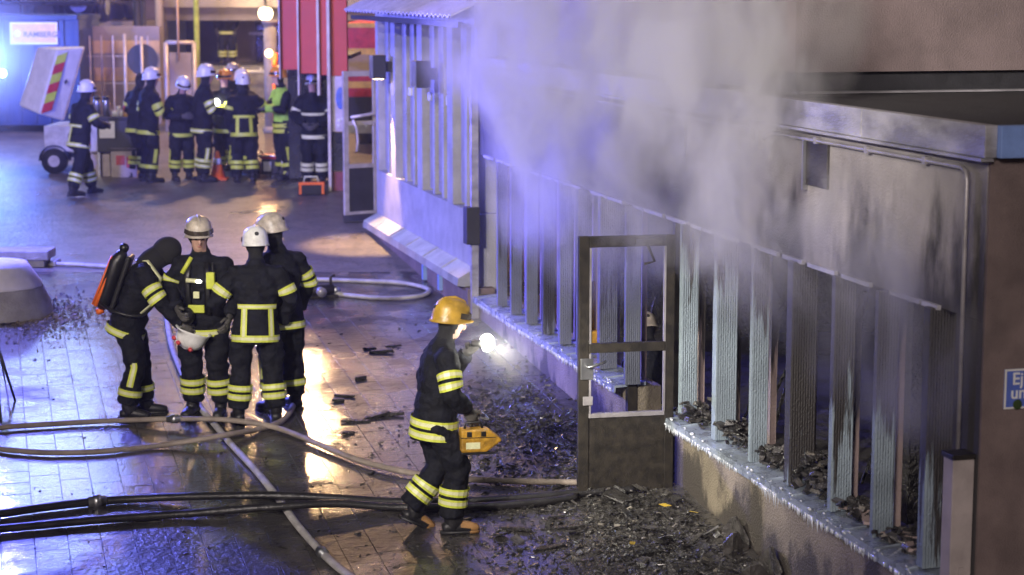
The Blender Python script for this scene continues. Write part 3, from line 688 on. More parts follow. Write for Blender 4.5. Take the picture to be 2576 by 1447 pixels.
bx('dark_glazing', (kx(833), .1, kz(432)), (kx(866), .18, kz(334)), 'glass', kk)
bx('base_panel', (kx(833), .1, 0), (kx(866), .2, kz(434)), mat('maroon_panel', (.20, .03, .05), .5), kk)
bx('side_glazing', (kx(704), 1.2, .1), (kx(824), 1.3, kz(170)), 'glass', kk)
bx('kiosk_roof', (kx(704), .31, kz(150)), (kx(880), 2.6, kz(140)), 'dark', kk)
# ------------------------------------------------------------------ fire engine glimpsed past the kiosk
fy = 37.0
fe_ = empty('fire_engine', (B(915, 300, fy).x, fy, gz(fy)), R(0)); tag(fe_, 'red and yellow fire engine glimpsed between kiosk and pavilion', 'fire engine')
M['engred'] = mat('fire_engine_red', (.62, .03, .02), .3, coat=.5); M['engyel'] = mat('fire_engine_yellow', (.85, .50, .05), .35)
x0 = B(876, 200, fy).x-B(915, 300, fy).x; x1 = .0+2.3+x0
ezv = lambda v: B(890, v, fy).z-gz(fy)
for a, b_, m in ((58, 70, 'engyel'), (70, 122, 'engred'), (122, 138, 'engyel'), (138, 182, 'warmtan'), (182, 205, 'engred'), (205, 222, 'engyel'), (222, 244, 'engred'), (244, 330, 'dark')):
    bx('rear_panel', (x0, 0, ezv(b_)+.002), (x1, .12, ezv(a)), m, fe_)
bx('body', (x0, .121, .5), (x1, 5.2, ezv(56)), 'engred', fe_, .03)
bx('cab', (x0+.05, 5.25, .5), (x1-.05, 7.0, ezv(80)), 'engred', fe_, .08)
for y in (1.4, 5.9):
    for x in (x0+.05, x1-.35):
        wv = MB().tube([(x, y, .5), (x+.3, y, .5)], .5, 20).build('wheel', 'boot', fe_, True); MB().tube([(x-.01, y, .5), (x+.31, y, .5)], .28, 14).build('rim', 'steel', wv)
bx('bumper', (x0, -.06, .35), (x1, .0, .55), 'steel', fe_)
# work lamp, orange, by the concrete column
wlp = empty('warning_lamp', (B(677, 134, 38).x, 38, gz(38))); tag(wlp, 'small glowing orange lamp on a red and white striped post', 'lamp')
zz = B(677, 134, 38).z-gz(38)
MB().ball((0, -.04, zz), .075, 14, 10).build('bulb', 'orangelamp', wlp, True)
for q in range(6):
    MB().tube([(.10, .05, zz*q/6), (.10, .05, zz*(q+1)/6)], .05, 10).build('post_band', 'orange' if q % 2 else 'white', wlp, True)
bx('bracket', (.0, -.02, zz-.12), (.1, .06, zz+.05), 'dark', wlp)
lamp('warning_lamp_light', 'POINT', (0, -.25, zz), 60, (1, .45, .12), wlp, shadow_soft_size=.07)
# ------------------------------------------------------------------ emergency van at the left edge with the blue beacon
vy = 37.2; vx = B(3, 300, vy).x-.62
van = empty('emergency_van', (vx, vy, gz(vy))); tag(van, 'white emergency van at the left edge with a blazing blue beacon', 'van')
prof = [(-4.8, .35), (-4.8, 1.0), (-4.3, 1.3), (-3.7, 2.05), (-.05, 2.1), (0, 2.0), (0, .35)]
MB().prism([(x, .0, z*.78) for x, z in prof], (0, 1.9, 0)).build('body', 'white', van, bevel=.06)
for q in range(7): bx('side_check', (-4.4+q*.6, -.012, .62 if q % 2 else .92), (-3.82+q*.6, -.003, .9 if q % 2 else 1.2), 'lime', van)
for x in (-3.9, -.9):
    wv = MB().tube([(x, -.03, .33), (x, .2, .33)], .33, 18).build('wheel', 'boot', van, True); MB().tube([(x, -.05, .33), (x, -.031, .33)], .2, 12).build('rim', 'steel', wv)
zt = B(3, 186, vy).z-gz(vy)
MB().tube([(-.02, .3, 1.5), (.45, .2, 1.62), (.60, .25, zt-.06)], .05, 10).build('beacon_mount', 'dark', van)
MB().ball((.60, .25, zt), (.085, .085, .075), 14, 10).build('beacon', 'beacon', van, True)
# ------------------------------------------------------------------ trailer with its lid up
ty = G(140, 438).y
trl = empty('trailer', (atY(140, 400, ty).x, ty, gz(ty))); tag(trl, 'grey box trailer with its white chevron-marked lid tipped open', 'trailer')
px = ty/FPX
bx('body', (-.20, .05, .38), (.95, 1.3, .82), mat('galvanised_box', (.42, .42, .44), .4, metal=.5), trl, .01)
bx('axle_beam', (-.2, .3, .26), (.95, .4, .34), 'dark', trl)
wv = MB().tube([(-.03, .0, .22), (-.03, .14, .22)], .22, 22).build('wheel', 'boot', trl, True); MB().tube([(-.03, -.012, .22), (-.03, -.001, .22)], .10, 16).build('rim', 'pipe', wv)
ar = MB()
pts = [(-.03+.26*math.cos(t), .0, .22+.26*math.sin(t)) for t in np.linspace(0, math.pi, 9)]
for p, q in zip(pts, pts[1:]): ar.prism([(p[0], -.02, p[2]), (q[0], -.02, q[2]), (q[0]*1.0, -.02, q[2]+.02), (p[0], -.02, p[2]+.02)], (0, .24, 0))
ar.build('mudguard', 'contblue', trl)
bx('jack_stand', (.35, -.05, .0), (.42, .02, .4), 'steel', trl); bx('rear_lamp', (.50, .02, .5), (.60, .048, .60), 'red', trl)
lid = empty('lid_pivot', (0, 0, 0)); bpy.data.objects.remove(lid)
def lp(u, v, d=0): q = atY(u, v, ty+d); return (q.x-trl.location.x, q.y-trl.location.y, q.z-gz(ty))
fr = [lp(143, 126, -.25), lp(212, 119, -.05), lp(160, 305, .05), lp(98, 288, -.25)]
lf = [lp(92, 118, .30), lp(46, 266, .30)]; rb = [lp(214, 117, .35), lp(162, 300, .40)]
MB().add(fr+lf+rb, [(0, 3, 2, 1), (0, 4, 5, 3), (1, 2, 7, 6), (0, 1, 6, 4), (3, 5, 7, 2), (4, 6, 7, 5)]).build('lid', 'white', trl, bevel=.035)
F0, F1, F3 = Vector(fr[0]), Vector(fr[1]), Vector(fr[3]); eu = (F1-F0); ev = (F3-F0); nn = eu.cross(ev).normalized(); nn = nn if nn.y < 0 else -nn
M['chevlime'] = mat('lime_reflective', (.62, .75, .08), .4, var=.1); M['chevred'] = mat('red_reflective', (.62, .04, .06), .4, var=.1)
for q in range(6):
    a, b_ = .05+q*.15, .05+(q+1)*.15-.004; sk = .04
    quad = [F0+eu*.06+ev*(a+sk), F0+eu*.42+ev*a, F0+eu*.42+ev*b_, F0+eu*.06+ev*(b_+sk)]
    MB().prism([p+nn*.012 for p in quad], nn*.004).build('chevron', 'chevred' if q % 2 else 'chevlime', trl)
c = F0+eu*.66+ev*.52+nn*.012; MB().prism([c+eu*.06, c+ev*.045, c-eu*.06, c-ev*.045], nn*.004).build('hazard_diamond', 'contblue', trl)
# ------------------------------------------------------------------ firefighters
class Limb:
    """a tapering tube with known surface, so tape can be laid on it"""
    def __init__(s, pts, rad, side):
        s.p = [Vector(p) for p in pts]; s.r = [r if isinstance(r, tuple) else (r, r) for r in rad]; s.a = []; prev = Vector(side); n = len(s.p)
        L_ = [0]
        for i in range(1, n): L_.append(L_[-1]+(s.p[i]-s.p[i-1]).length)
        s.t = [x/L_[-1] for x in L_]; s.len = L_[-1]; s.fr = []
        for i in range(n):
            d = (s.p[min(i+1, n-1)]-s.p[max(i-1, 0)]).normalized(); a = (prev-d*prev.dot(d)).normalized(); prev = a; s.fr.append((a, d.cross(a)))
    def ev(s, t, ph, off=0):
        t = min(max(t, 0), 1); i = 0
        while i < len(s.t)-2 and t > s.t[i+1]: i += 1
        k = (t-s.t[i])/(s.t[i+1]-s.t[i]); p = s.p[i].lerp(s.p[i+1], k); a = s.fr[i][0].lerp(s.fr[i+1][0], k); b = s.fr[i][1].lerp(s.fr[i+1][1], k)
        ra = s.r[i][0]*(1-k)+s.r[i+1][0]*k; rb = s.r[i][1]*(1-k)+s.r[i+1][1]*k
        return p + a.normalized()*math.cos(ph)*(ra+off) + b.normalized()*math.sin(ph)*(rb+off)
    def mesh(s, mb, seg=14):
        mb.tube(s.p, s.r, seg, side=tuple(s.fr[0][0]))
def tape(mb, limb, t0, t1, ph0=0, ph1=2*math.pi, off=.017, plain=None, axis='t', n=22):
    """three-stripe tape: lime, silver, lime"""
    rows = [(0, .28, 0), (.28, .72, 1), (.72, 1, 0)]
    for a, b, mi in rows:
        mi = plain if plain is not None else mi
        if axis == 't':
            ta, tb = t0+(t1-t0)*a, t0+(t1-t0)*b
            for j in range(n):
                p0, p1 = ph0+(ph1-ph0)*j/n, ph0+(ph1-ph0)*(j+1)/n
                mb.add([limb.ev(ta, p0, off), limb.ev(ta, p1, off), limb.ev(tb, p1, off), limb.ev(tb, p0, off)], [(0, 1, 2, 3)], mi)
        else:
            pa, pb = ph0+(ph1-ph0)*a, ph0+(ph1-ph0)*b
            for j in range(n):
                q0, q1 = t0+(t1-t0)*j/n, t0+(t1-t0)*(j+1)/n
                mb.add([limb.ev(q0, pa, off), limb.ev(q0, pb, off), limb.ev(q1, pb, off), limb.ev(q1, pa, off)], [(0, 1, 2, 3)], mi)
def hand_mesh(sgn):
    b = MB()   # +y along the hand, palm faces -z, thumb at x = -sgn
    b.tube([(0, -.03, 0), (0, .02, 0), (0, .06, 0), (0, .10, -.004)], [(.03, .04), (.024, .044), (.022, .046), (.018, .044)], 12, side=(0, 0, 1))
    for k, (x, l) in enumerate(((-.034, .075), (-.011, .085), (.012, .08), (.034, .062))):
        x *= sgn
        b.tube([(x, .085, 0), (x*1.08, .085+l*.45, -.012), (x*1.05, .085+l*.8, -.038), (x, .085+l*.82, -.062)], [.0125, .012, .011, .008], 7)
    b.tube([(-.03*sgn, .025, -.005), (-.062*sgn, .06, -.02), (-.06*sgn, .095, -.04)], [.017, .014, .010], 7)
    return b
HM = {}
for sgn in (1, -1):
    o = hand_mesh(sgn).build('glove', 'glove', smooth=True); HM[sgn] = o.data; bpy.data.objects.remove(o)
def boot_mesh():
    b = MB()
    b.tube([(0, 0, .22), (0, 0, .12), (0, .015, .07), (0, .05, .05)], [(.062, .068), (.058, .066), (.056, .075), (.045, .075)], 12, side=(1, 0, 0))
    b.tube([(0, -.075, .045), (0, -.04, .05), (0, .06, .052), (0, .14, .042), (0, .19, .034), (0, .205, .03)], [(.03, .04), (.045, .048), (.048, .050), (.042, .052), (.032, .045), (.015, .025)], 12, side=(0, 0, 1))
    k = [(-.045, -.09), (.045, -.09), (.05, .05), (.055, .13), (.04, .2), (0, .215), (-.04, .2), (-.055, .13), (-.05, .05)]
    b.prism([(x, y, 0) for x, y in k], (0, 0, .022), 0)
    return b
o = boot_mesh().build('boot', 'boot', smooth=True); BOOTME = o.data; bpy.data.objects.remove(o)
bm_ = boot_mesh(); bm_.m = [1 if sum(bm_.v[i][1] for i in f)/len(f) > .10 else 0 for f in bm_.f]
o = bm_.build('boot', ['boot', 'bootw'], smooth=True); BOOTME2 = o.data; bpy.data.objects.remove(o)
HELM = {}
def helmet(shell, parent, loc, rot, badge=True, visor=True):
    if shell not in HELM:
        b = MB(); prof = [(0.001, .152), (.05, .147), (.09, .128), (.118, .095), (.132, .05), (.137, .0), (.140, -.035), (.150, -.058), (.146, -.064), (.128, -.05)]
        seg = 24
        for i, (r, z) in enumerate(prof):
            for j in range(seg):
                t = 2*math.pi*j/seg; c, s_ = math.cos(t), math.sin(t)
                fwd = max(0, s_); bk = max(0, -s_)
                x, y = r*c*.95, r*s_*1.13
                zz = z + (fwd*.045 if z < -.03 else 0) - (bk*.03 if z < -.03 else 0)
                if i in (7, 8): y += fwd*.03
                b.v.append((x, y, zz))
        for i in range(len(prof)-1):
            for j in range(seg):
                q = (j+1) % seg; b.f.append((i*seg+j, (i+1)*seg+j, (i+1)*seg+q, i*seg+q)); b.m.append(0)
        b.tube([(0, -.13, .075), (0, -.08, .132), (0, 0, .156), (0, .08, .138), (0, .135, .085)], [(.008, .012), (.014, .014), (.016, .014), (.014, .014), (.008, .012)], 8)
        o = b.build('helmet', shell, smooth=True); HELM[shell] = o.data; bpy.data.objects.remove(o)
        v = MB()
        for j in range(10):
            t0, t1 = R(15+15*j), R(30+15*j)
            P = lambda t, z, k: (k*.137*math.cos(t)*.97, k*.137*math.sin(t)*1.15, z)
            v.add([P(t0, .045, 1.05), P(t1, .045, 1.05), P(t1, -.005, 1.10), P(t0, -.005, 1.10)], [(0, 1, 2, 3)])
        o = v.build('visor', 'visor', smooth=True); HELM['visor'] = o.data; bpy.data.objects.remove(o)
        g = MB().ball((0, -.150, .045), (.022, .008, .022), 8, 6)
        o = g.build('helmet_badge', 'dark'); HELM['badge'] = o.data; bpy.data.objects.remove(o)
    h = bpy.data.objects.new('helmet', HELM[shell]); h.scale = (.92, .92, .86); col.objects.link(h); h.parent = parent; h.location = loc; h.rotation_euler = rot
    for nm, on in (('visor', visor), ('badge', badge)):
        if on:
            q = bpy.data.objects.new('visor' if nm == 'visor' else 'helmet_badge', HELM[nm]); col.objects.link(q); q.parent = h
    return h
DG = None
def person(px, yaw, label, H=1.86, shell='h_white', lean=4, nod=0, look=0, J=None, vox=.02, back=None, hiviz=False, hooded=False, group=None, loc=None, boots=None, arm_tape=2, leg_tape=2, leg_stripe=True, chest=None, hem=True, bare=False, plain=None, pelz=.93, side=0, hem2=False, seed=0):
    J = J or {}; p0 = Vector(loc) if loc is not None else G(*px)
    e = empty('person', p0, R(yaw)); k = H/1.86; e.scale = (k, k, k)
    tag(e, label, 'person', group)
    pel = Vector(J.get('pel', (0, 0, pelz))); la = R(lean); up = Vector((math.sin(R(side)), math.sin(la), math.cos(la))).normalized(); rt = Vector((1, 0, 0))
    fwd = rt.cross(up)*-1; fwd = up.cross(rt)  # forward-ish
    sp = lambda h, f=0: pel + up*h + fwd*f
    torso = Limb([sp(-.19), sp(-.05), sp(.14), sp(.32), sp(.44), sp(.51), sp(.555)], [(.212, .17), (.205, .165), (.192, .152), (.212, .162), (.195, .14), (.12, .105), (.075, .075)], rt)
    neck = sp(.56, .01); na = R(lean+nod); hup = Vector((math.sin(R(side)), math.sin(na), math.cos(na))).normalized()
    head = neck + hup*.155 + Vector((0, .02, 0))
    hrot = Matrix.Rotation(R(look), 3, 'Z') @ Matrix.Rotation(-na, 3, 'X')
    mb = MB(); torso.mesh(mb, 20)
    arms = {}; legs = {}
    for sd, x in (('L', -1), ('R', 1)):
        sh = sp(.455) + rt*(.185*x); el = Vector(J.get('el'+sd, sh + Vector((.075*x, -.03, -.27)))); wr = Vector(J.get('wr'+sd, el + Vector((-.02*x, .09, -.23))))
        q = Limb([sh - rt*(.09*x) + up*.02, sh, sh.lerp(el, .5)+Vector((.008*x, 0, 0)), el, el.lerp(wr, .5), wr], [.075, .094, .083, .076, .068, .064], Vector((0, 1, 0)) if abs((el-sh).normalized().y) < .9 else Vector((0, 0, 1)))
        q.mesh(mb, 14); arms[sd] = (q, el, wr)
        hip = pel + rt*(.105*x) + up*-.02; kn = Vector(J.get('kn'+sd, (.115*x, .03, .50))); an = Vector(J.get('an'+sd, (.13*x, -.02, .09)))
        lg = Limb([hip+up*.03, hip-up*.06, hip.lerp(kn, .5)+Vector((.012*x, 0, 0)), kn, kn.lerp(an, .45)+Vector((0, -.012, 0)), an+Vector((0, 0, .04))], [.11, .122, .112, .098, .098, .094], Vector((1, 0, 0)))
        lg.mesh(mb, 16); legs[sd] = (lg, kn, an)
    mb.ball(head, (.078, .098, .122), 18, 14, hrot)                                      # head, jaw, nose, ears, neck
    mb.ball(head + hrot @ Vector((0, .035, -.075)), (.055, .06, .055), 12, 8, hrot)
    mb.ball(head + hrot @ Vector((0, .105, -.012)), (.014, .022, .028), 8, 6, hrot)
    for x in (-1, 1): mb.ball(head + hrot @ Vector((.08*x, -.005, -.01)), (.014, .026, .034), 8, 6, hrot)
    mb.tube([neck-up*.06, neck, head - hup*.05], [.085, .078, .066], 12)
    mb.tube([sp(.50), sp(.575, .01)], [(.115, .105), (.085, .085)], 14, side=(1, 0, 0))     # stand-up collar
    # cargo pockets
    for sd, x in (('L', -1), ('R', 1)):
        lg = legs[sd][0]; mb.ball(lg.ev(.42, 0 if x > 0 else math.pi, -.015), (.03, .07, .085), 10, 6)
    raw = bpy.data.meshes.new('body'); raw.from_pydata(mb.v, [], mb.f)
    o = bpy.data.objects.new('body_tmp', raw); col.objects.link(o)
    md = o.modifiers.new('r', 'REMESH'); md.mode = 'VOXEL'; md.voxel_size = vox
    sm = o.modifiers.new('s', 'SMOOTH'); sm.factor = .5; sm.iterations = 3
    dg = bpy.context.evaluated_depsgraph_get(); me = bpy.data.meshes.new_from_object(o.evaluated_get(dg)); bpy.data.objects.remove(o)
    me.name = 'body'; me.materials.clear()
    for m in ('navy', 'hood' if hooded else 'skin', 'hood', 'hiviz' if hiviz else 'navy'): me.materials.append(M[m])
    nv = len(me.vertices); co = np.empty(nv*3, 'f'); me.vertices.foreach_get('co', co); co = co.reshape(-1, 3)
    # creases in the cloth
    nr = np.empty(nv*3, 'f'); me.vertices.foreach_get('normal', nr); nr = nr.reshape(-1, 3)
    for i in range(nv):
        z = co[i]
        if (Vector(z)-head).length > .16:
            d = mnoise.noise(Vector((z[0]*9+seed*3, z[1]*9, z[2]*14+seed)))*.017 + mnoise.noise(Vector((z[0]*22, z[1]*22+seed, z[2]*30)))*.006 + mnoise.noise(Vector((z[0]*5, z[1]*5+seed*2, z[2]*24)))*.009
            co[i] += nr[i]*d
    me.vertices.foreach_set('co', co.ravel())
    hi = hrot.inverted(); mi = []
    for p in me.polygons:
        c = Vector(p.center); d = c-head; q = hi @ d; i_ = 0
        if d.length < .155 and (q.z > -.15): i_ = 1 if (q.y > .03 and abs(q.x) < .064) and -.118 < q.z < .07 else 2
        elif hiviz and (c-pel).dot(up) > .02 and abs(c.x) < .25 and (c-neck).length > .1: i_ = 3
        mi.append(i_)
    me.polygons.foreach_set('material_index', mi); me.polygons.foreach_set('use_smooth', [True]*len(mi)); me.update()
    body = bpy.data.objects.new('body', me); col.objects.link(body); body.parent = e
    # eyes
    if not hooded and vox < .025:
        ey = MB()
        for x in (-1, 1): MB().ball(head + hrot @ Vector((.03*x, .094, .008)), (.014, .008, .008), 8, 6, hrot).build('eye', 'hood', e)
        MB().ball(head + hrot @ Vector((0, .097, -.062)), (.022, .008, .006), 8, 6, hrot).build('mouth', mat('lips', (.35, .14, .12), .5) if 'lips' not in M else M['lips'], e)
        MB().ball(head + hrot @ Vector((0, .108, -.02)), (.013, .020, .026), 10, 8, hrot).build('nose', 'skin', e, True)
    # tape
    pl = plain
    if hem:
        t = MB(); tape(t, torso, .03, .115, plain=pl); t.build('hem_band', ['lime', 'silver'], e)
    if hem2:
        t = MB(); tape(t, torso, .145, .23, plain=pl); t.build('hem_band', ['lime', 'silver'], e)
    for sd in 'LR':
        for q in range(arm_tape):
            t = MB(); a0 = .36+q*.12; tape(t, arms[sd][0], a0, a0+.085, plain=pl, off=.014, n=14); t.build('sleeve_band', ['lime', 'silver'], e)
        for q in range(leg_tape):
            t = MB(); a0 = .88-q*.10; tape(t, legs[sd][0], a0-.06, a0+.012, plain=pl, off=.017, n=16); t.build('ankle_band', ['lime', 'silver'], e)
        if leg_stripe:
            t = MB(); c = (0 if sd == 'R' else math.pi); tape(t, legs[sd][0], .50, .78, c-.27, c+.27, axis='p', plain=pl, off=.016, n=10); t.build('leg_stripe', ['lime', 'silver'], e)
    bk = -math.pi/2; fr_ = math.pi/2
    # the torso frame: angle 0 is the person's right; +90 degrees is up x right ...
    sgn = 1 if (torso.ev(.5, math.pi/2)-torso.ev(.5, -math.pi/2)).y > 0 else -1
    if back:
        cb = -math.pi/2*sgn
        t = MB(); tape(t, torso, .44, .50, cb-1.0, cb+1.0, plain=pl, n=16)
        for cc in back: tape(t, torso, .10, .45, cb+cc*sgn-.15, cb+cc*sgn+.15, axis='p', plain=pl, n=10)
        t.build('back_band', ['lime', 'silver'], e)
    if chest:
        cb = math.pi/2*sgn
        t = MB(); tape(t, torso, chest, chest+.06, cb-1.1, cb+1.1, plain=pl, n=16); t.build('chest_band', ['lime', 'silver'], e)
    # gloves and boots
    for sd, x in (('L', -1), ('R', 1)):
        q, el, wr = arms[sd]; d = (wr-el).normalized()
        if 'hd'+sd in J: d = Vector(J['hd'+sd]).normalized()
        zax = Vector((-x, 0, 0)) if abs(d.x) < .9 else Vector((0, 0, -1)); zax = -(zax - d*zax.dot(d)).normalized(); xax = d.cross(zax)
        h = bpy.data.objects.new('glove', HM[x]); col.objects.link(h); h.parent = e
        h.matrix_local = Matrix.Translation(wr + d*.03) @ Matrix((xax, d, zax)).transposed().to_4x4()
        an = legs[sd][2]; kn = legs[sd][1]; ft = bpy.data.objects.new('boot', BOOTME2 if boots == 'tan' else BOOTME); col.objects.link(ft); ft.parent = e
        pitch = J.get('ft'+sd, 0); zrot = J.get('fy'+sd, -6*x)
        ft.matrix_local = Matrix.Translation(an - Vector((0, 0, .09))) @ Matrix.Rotation(R(zrot), 4, 'Z') @ Matrix.Translation((0, 0, .0)) @ Matrix.Rotation(R(pitch), 4, 'X')
    if shell: helmet(shell, e, head + hrot @ Vector((0, -.01, .052)), hrot.to_euler())
    e['head'] = 0; del e['head']
    return e, dict(head=head, hrot=hrot, torso=torso, arms=arms, legs=legs, up=up, sp=sp, fwd=fwd)
FAR = 'firefighters gathered by the coffee table'
# --- group of four on the wet paving
A_, a = person((345, 1046), -88, 'hooded firefighter with an orange striped air tank on the back, bending over a helmet', 1.87, None, lean=20, nod=38, vox=.017, hooded=True, arm_tape=2, leg_tape=1, hem2=False,
   J=dict(elR=(.28, .27, 1.12), wrR=(.22, .46, .90), elL=(-.26, .30, 1.12), wrL=(-.10, .52, .93), pel=(0, -.04, .93), knR=(.11, .02, .5), anR=(.12, -.06, .09), knL=(-.1, .03, .5), anL=(-.11, .06, .09)), seed=1)
def tank(e, d):
    up, sp, f = d['up'], d['sp'], d['fwd']
    q0, q1 = sp(.0, -.27), sp(.54, -.25)
    MB().tube([q0-up*.02, q0+up*.03, q0+up*.45, q1-up*.02, q1+up*.04], [.03, .075, .075, .06, .025], 14).build('air_tank', 'blackplastic', e, True)
    MB().tube([q0+f*-.084+up*.0, q1+f*-.078-up*.06], [(.04, .016)]*2, 8, side=(1, 0, 0)).build('tank_stripe', 'orange', e, True)
    MB().tube([q0+f*-.055+Vector((.058, 0, 0)), q1+f*-.045+Vector((.048, 0, -.05))], [(.020, .012)]*2, 8, side=(0, 1, 0)).build('tank_stripe', 'orange', e, True)
    MB().box((q0+q1)/2+f*.09, (.26, .05, .55), Matrix.Rotation(-R(20), 3, 'X')).build('back_plate', 'blackplastic', e, bevel=.02)
    MB().tube([sp(.52, -.12), sp(.57, .0)+Vector((.12, 0, 0)), sp(.46, .16)+Vector((.13, 0, 0)), sp(.25, .19)+Vector((.12, 0, 0)), sp(.1, .1)+Vector((.19, 0, 0))], [(.022, .006)]*5, 6, side=(1, 0, 0)).build('shoulder_strap', 'silver', e, True)
    MB().ball(q1+up*.05, .045, 10, 8).build('tank_valve', 'blackplastic', e, True)
    MB().tube([q0-up*.02+f*.02, q0-up*.06+f*-.03], .03, 8).build('tank_valve', 'orange', e, True)
    MB().tube(catmull([q0+Vector((.1, 0, .05)), sp(.05, -.1)+Vector((.25, 0, 0)), sp(.1, .12)+Vector((.24, 0, 0)), sp(.3, .22)+Vector((.06, 0, 0))], 5), .014, 7).build('air_hose', 'blackplastic', e, True)
tank(A_, a)
hd = MB().ball(a['head']+a['hrot'] @ Vector((0, -.005, .005)), (.108, .128, .140), 20, 14, a['hrot']); hd.tube([a['sp'](.49), a['sp'](.56, .02), a['head']-a['hrot'] @ Vector((0, .0, .03))], [(.13, .12), (.11, .11), (.10, .11)], 16, side=(1, 0, 0)); hd.build('flash_hood', 'hood', A_, True)
hw = A_.matrix_basis @ Vector((.27, .56, .80)); hp_ = empty('fire_helmet', hw, R(-60)); hp_.rotation_euler = (R(150), R(10), R(-70)); tag(hp_, 'white fire helmet with red marks held by the hooded firefighter', 'helmet')
helmet('h_white', hp_, (0, 0, 0), (0, 0, 0), visor=False)
for dx, dy in ((.06, .1), (-.05, .12), (.1, -.02)): MB().ball((dx, dy, .105), (.03, .022, .02), 8, 6).build('red_mark', 'red', hp_)
B_, b = person((520, 1046), 172, 'firefighter in a smoked white helmet facing the camera, lit yellow radio on the chest', 1.93, 'h_beige', lean=6, nod=6, look=22, vox=.017, leg_tape=2, leg_stripe=False, arm_tape=1,
   J=dict(elR=(.30, .06, 1.15), wrR=(.16, .28, 1.02), elL=(-.32, .04, 1.12), wrL=(-.30, .22, .95)), seed=2)
tz = b['torso']; sg = 1 if (tz.ev(.5, math.pi/2)-tz.ev(.5, -math.pi/2)).y > 0 else -1; F_ = math.pi/2*sg
q = tz.ev(.72, F_+.55*sg, .03); MB().box(q, (.075, .045, .15)).build('radio', 'lime', B_, bevel=.01)
MB().tube([q+Vector((-.02, 0, .07)), q+Vector((-.02, 0, .16))], .008, 6).build('radio_aerial', 'blackplastic', B_)
q = tz.ev(.72, F_-.1*sg, .03); MB().tube([q+Vector((-.05, .0, 0)), q+Vector((.06, .03, .01))], .02, 10).build('chest_lamp', 'silver', B_, True)
ql = MB().ball(q+Vector((-.055, .025, .0)), (.028, .015, .018), 10, 6).build('lamp_lens', mat('chest_lamp_lens', (1, 1, .9), .2, emit=(1, .98, .85), estr=9), B_, True)
q = tz.ev(.38, F_-.05*sg, .03); MB().box(q, (.15, .03, .07)).build('chest_tape', 'lime', B_, bevel=.008)
MB().box(tz.ev(.55, F_-.02*sg, .03), (.055, .02, .06)).build('name_tag', 'silver', B_, bevel=.004)
for s_ in (-.42, .42): MB().tube([tz.ev(.92, F_+s_*sg*1.3, .012), tz.ev(.75, F_+s_*sg, .02), tz.ev(.55, F_+s_*sg, .02), tz.ev(.3, F_+s_*sg, .02)], [(.028, .008)]*4, 6, side=(1, 0, 0)).build('harness_strap', 'blackplastic', B_, True)
MB().tube([tz.ev(.98, F_-.5*sg, .03), tz.ev(.8, F_-.6*sg, .04)], .02, 8).build('yellow_whistle', 'lime', B_, True)
MB().ball(tz.ev(.3, F_-.35*sg, .07), (.07, .06, .08), 12, 8).build('breathing_mask', 'blackplastic', B_, True)
C_, c_ = person((648, 1060), 14, 'firefighter seen from behind, clean white helmet, square frame of tape on the jacket', 1.84, 'h_white', lean=5, nod=10, side=2, vox=.017, back=(-.62, .62), plain=None, arm_tape=1, leg_tape=2, leg_stripe=False,
   J=dict(elL=(-.38, .02, 1.13), wrL=(-.30, .26, .98), elR=(.33, -.02, 1.14), wrR=(.28, .18, .92), anL=(-.17, .02, .09), anR=(.17, -.03, .09), knL=(-.14, .03, .5), knR=(.15, .02, .5)), seed=3)
D_, d_ = person((712, 1030), 40, 'firefighter in a smoked helmet mostly hidden behind the man in the white helmet', 1.90, 'h_beige', lean=5, nod=14, look=35, vox=.018, arm_tape=2, leg_tape=1, leg_stripe=True, J=dict(elR=(.32, .02, 1.15), wrR=(.30, .16, .90)), seed=4)
# --- walking firefighter with torch and yellow case
W_o, w_ = person((1096, 1334), -74, 'firefighter in a yellow helmet striding past with a blazing torch and a yellow case', 1.87, 'h_yellow', lean=6, nod=8, vox=.017, hem2=True, arm_tape=2, leg_tape=2, leg_stripe=False, boots='tan', pelz=.90,
   J=dict(knR=(.11, .15, .50), anR=(.11, .10, .09), knL=(-.10, .06, .47), anL=(-.11, -.18, .14), ftL=-26, elR=(.30, .06, 1.10), wrR=(.21, .19, .98), hdR=(-.1, .5, -.85), elL=(-.27, .16, 1.10), wrL=(-.10, .27, 1.34), hdL=(.45, .35, .5)), seed=5)
tp = w_['sp'](.575, .33)+Vector((.03, 0, 0))
tl = MB().tube([tp-Vector((-.02, .12, .0)), tp], [.022, .032], 12).build('torch', 'blackplastic', W_o, True)
MB().ball(tp+Vector((.0, .012, 0)), (.066, .055, .066), 20, 14).build('torch_lens', 'whitelamp', W_o, True)
q = lamp('torch_light', 'SPOT', tuple(tp+Vector((.085, .01, 0))), 200, (1, .95, .78), W_o, shadow_soft_size=.06, spot_size=R(120), spot_blend=.9); q.rotation_euler = (R(62), 0, 0)
lamp('torch_glow', 'POINT', tuple(tp+Vector((.085, .0, 0))), 5, (1, .95, .80), W_o, shadow_soft_size=.05)
cs = empty('tool_case', W_o.matrix_basis @ Vector((.22, .26, .755)), R(-80)); cs.scale = (.72, .72, .72); tag(cs, 'yellow tool case carried in the walking firefighter\'s hand', 'case')
MB().prism([(-.10, -.17, -.14), (-.10, .10, -.14), (-.10, .27, -.02), (-.10, .12, .10), (-.10, -.17, .10)], (.2, 0, 0)).build('shell', 'yellow', cs, bevel=.02)
MB().tube([(0, -.12, .10), (0, -.10, .16), (0, .04, .16), (0, .07, .10)], .014, 8).build('handle', 'blackplastic', cs, True)
bx('base', (-.09, -.16, -.165), (.09, .2, -.141), 'blackplastic', cs, .006)
for y in (-.11, .04): bx('latch', (.101, y, .03), (.112, y+.05, .085), 'blackplastic', cs, .003)
bx('seam', (-.103, -.172, .015), (.103, .2, .022), 'blackplastic', cs); bx('sticker', (.101, -.12, -.10), (.104, .03, -.03), 'silver', cs)
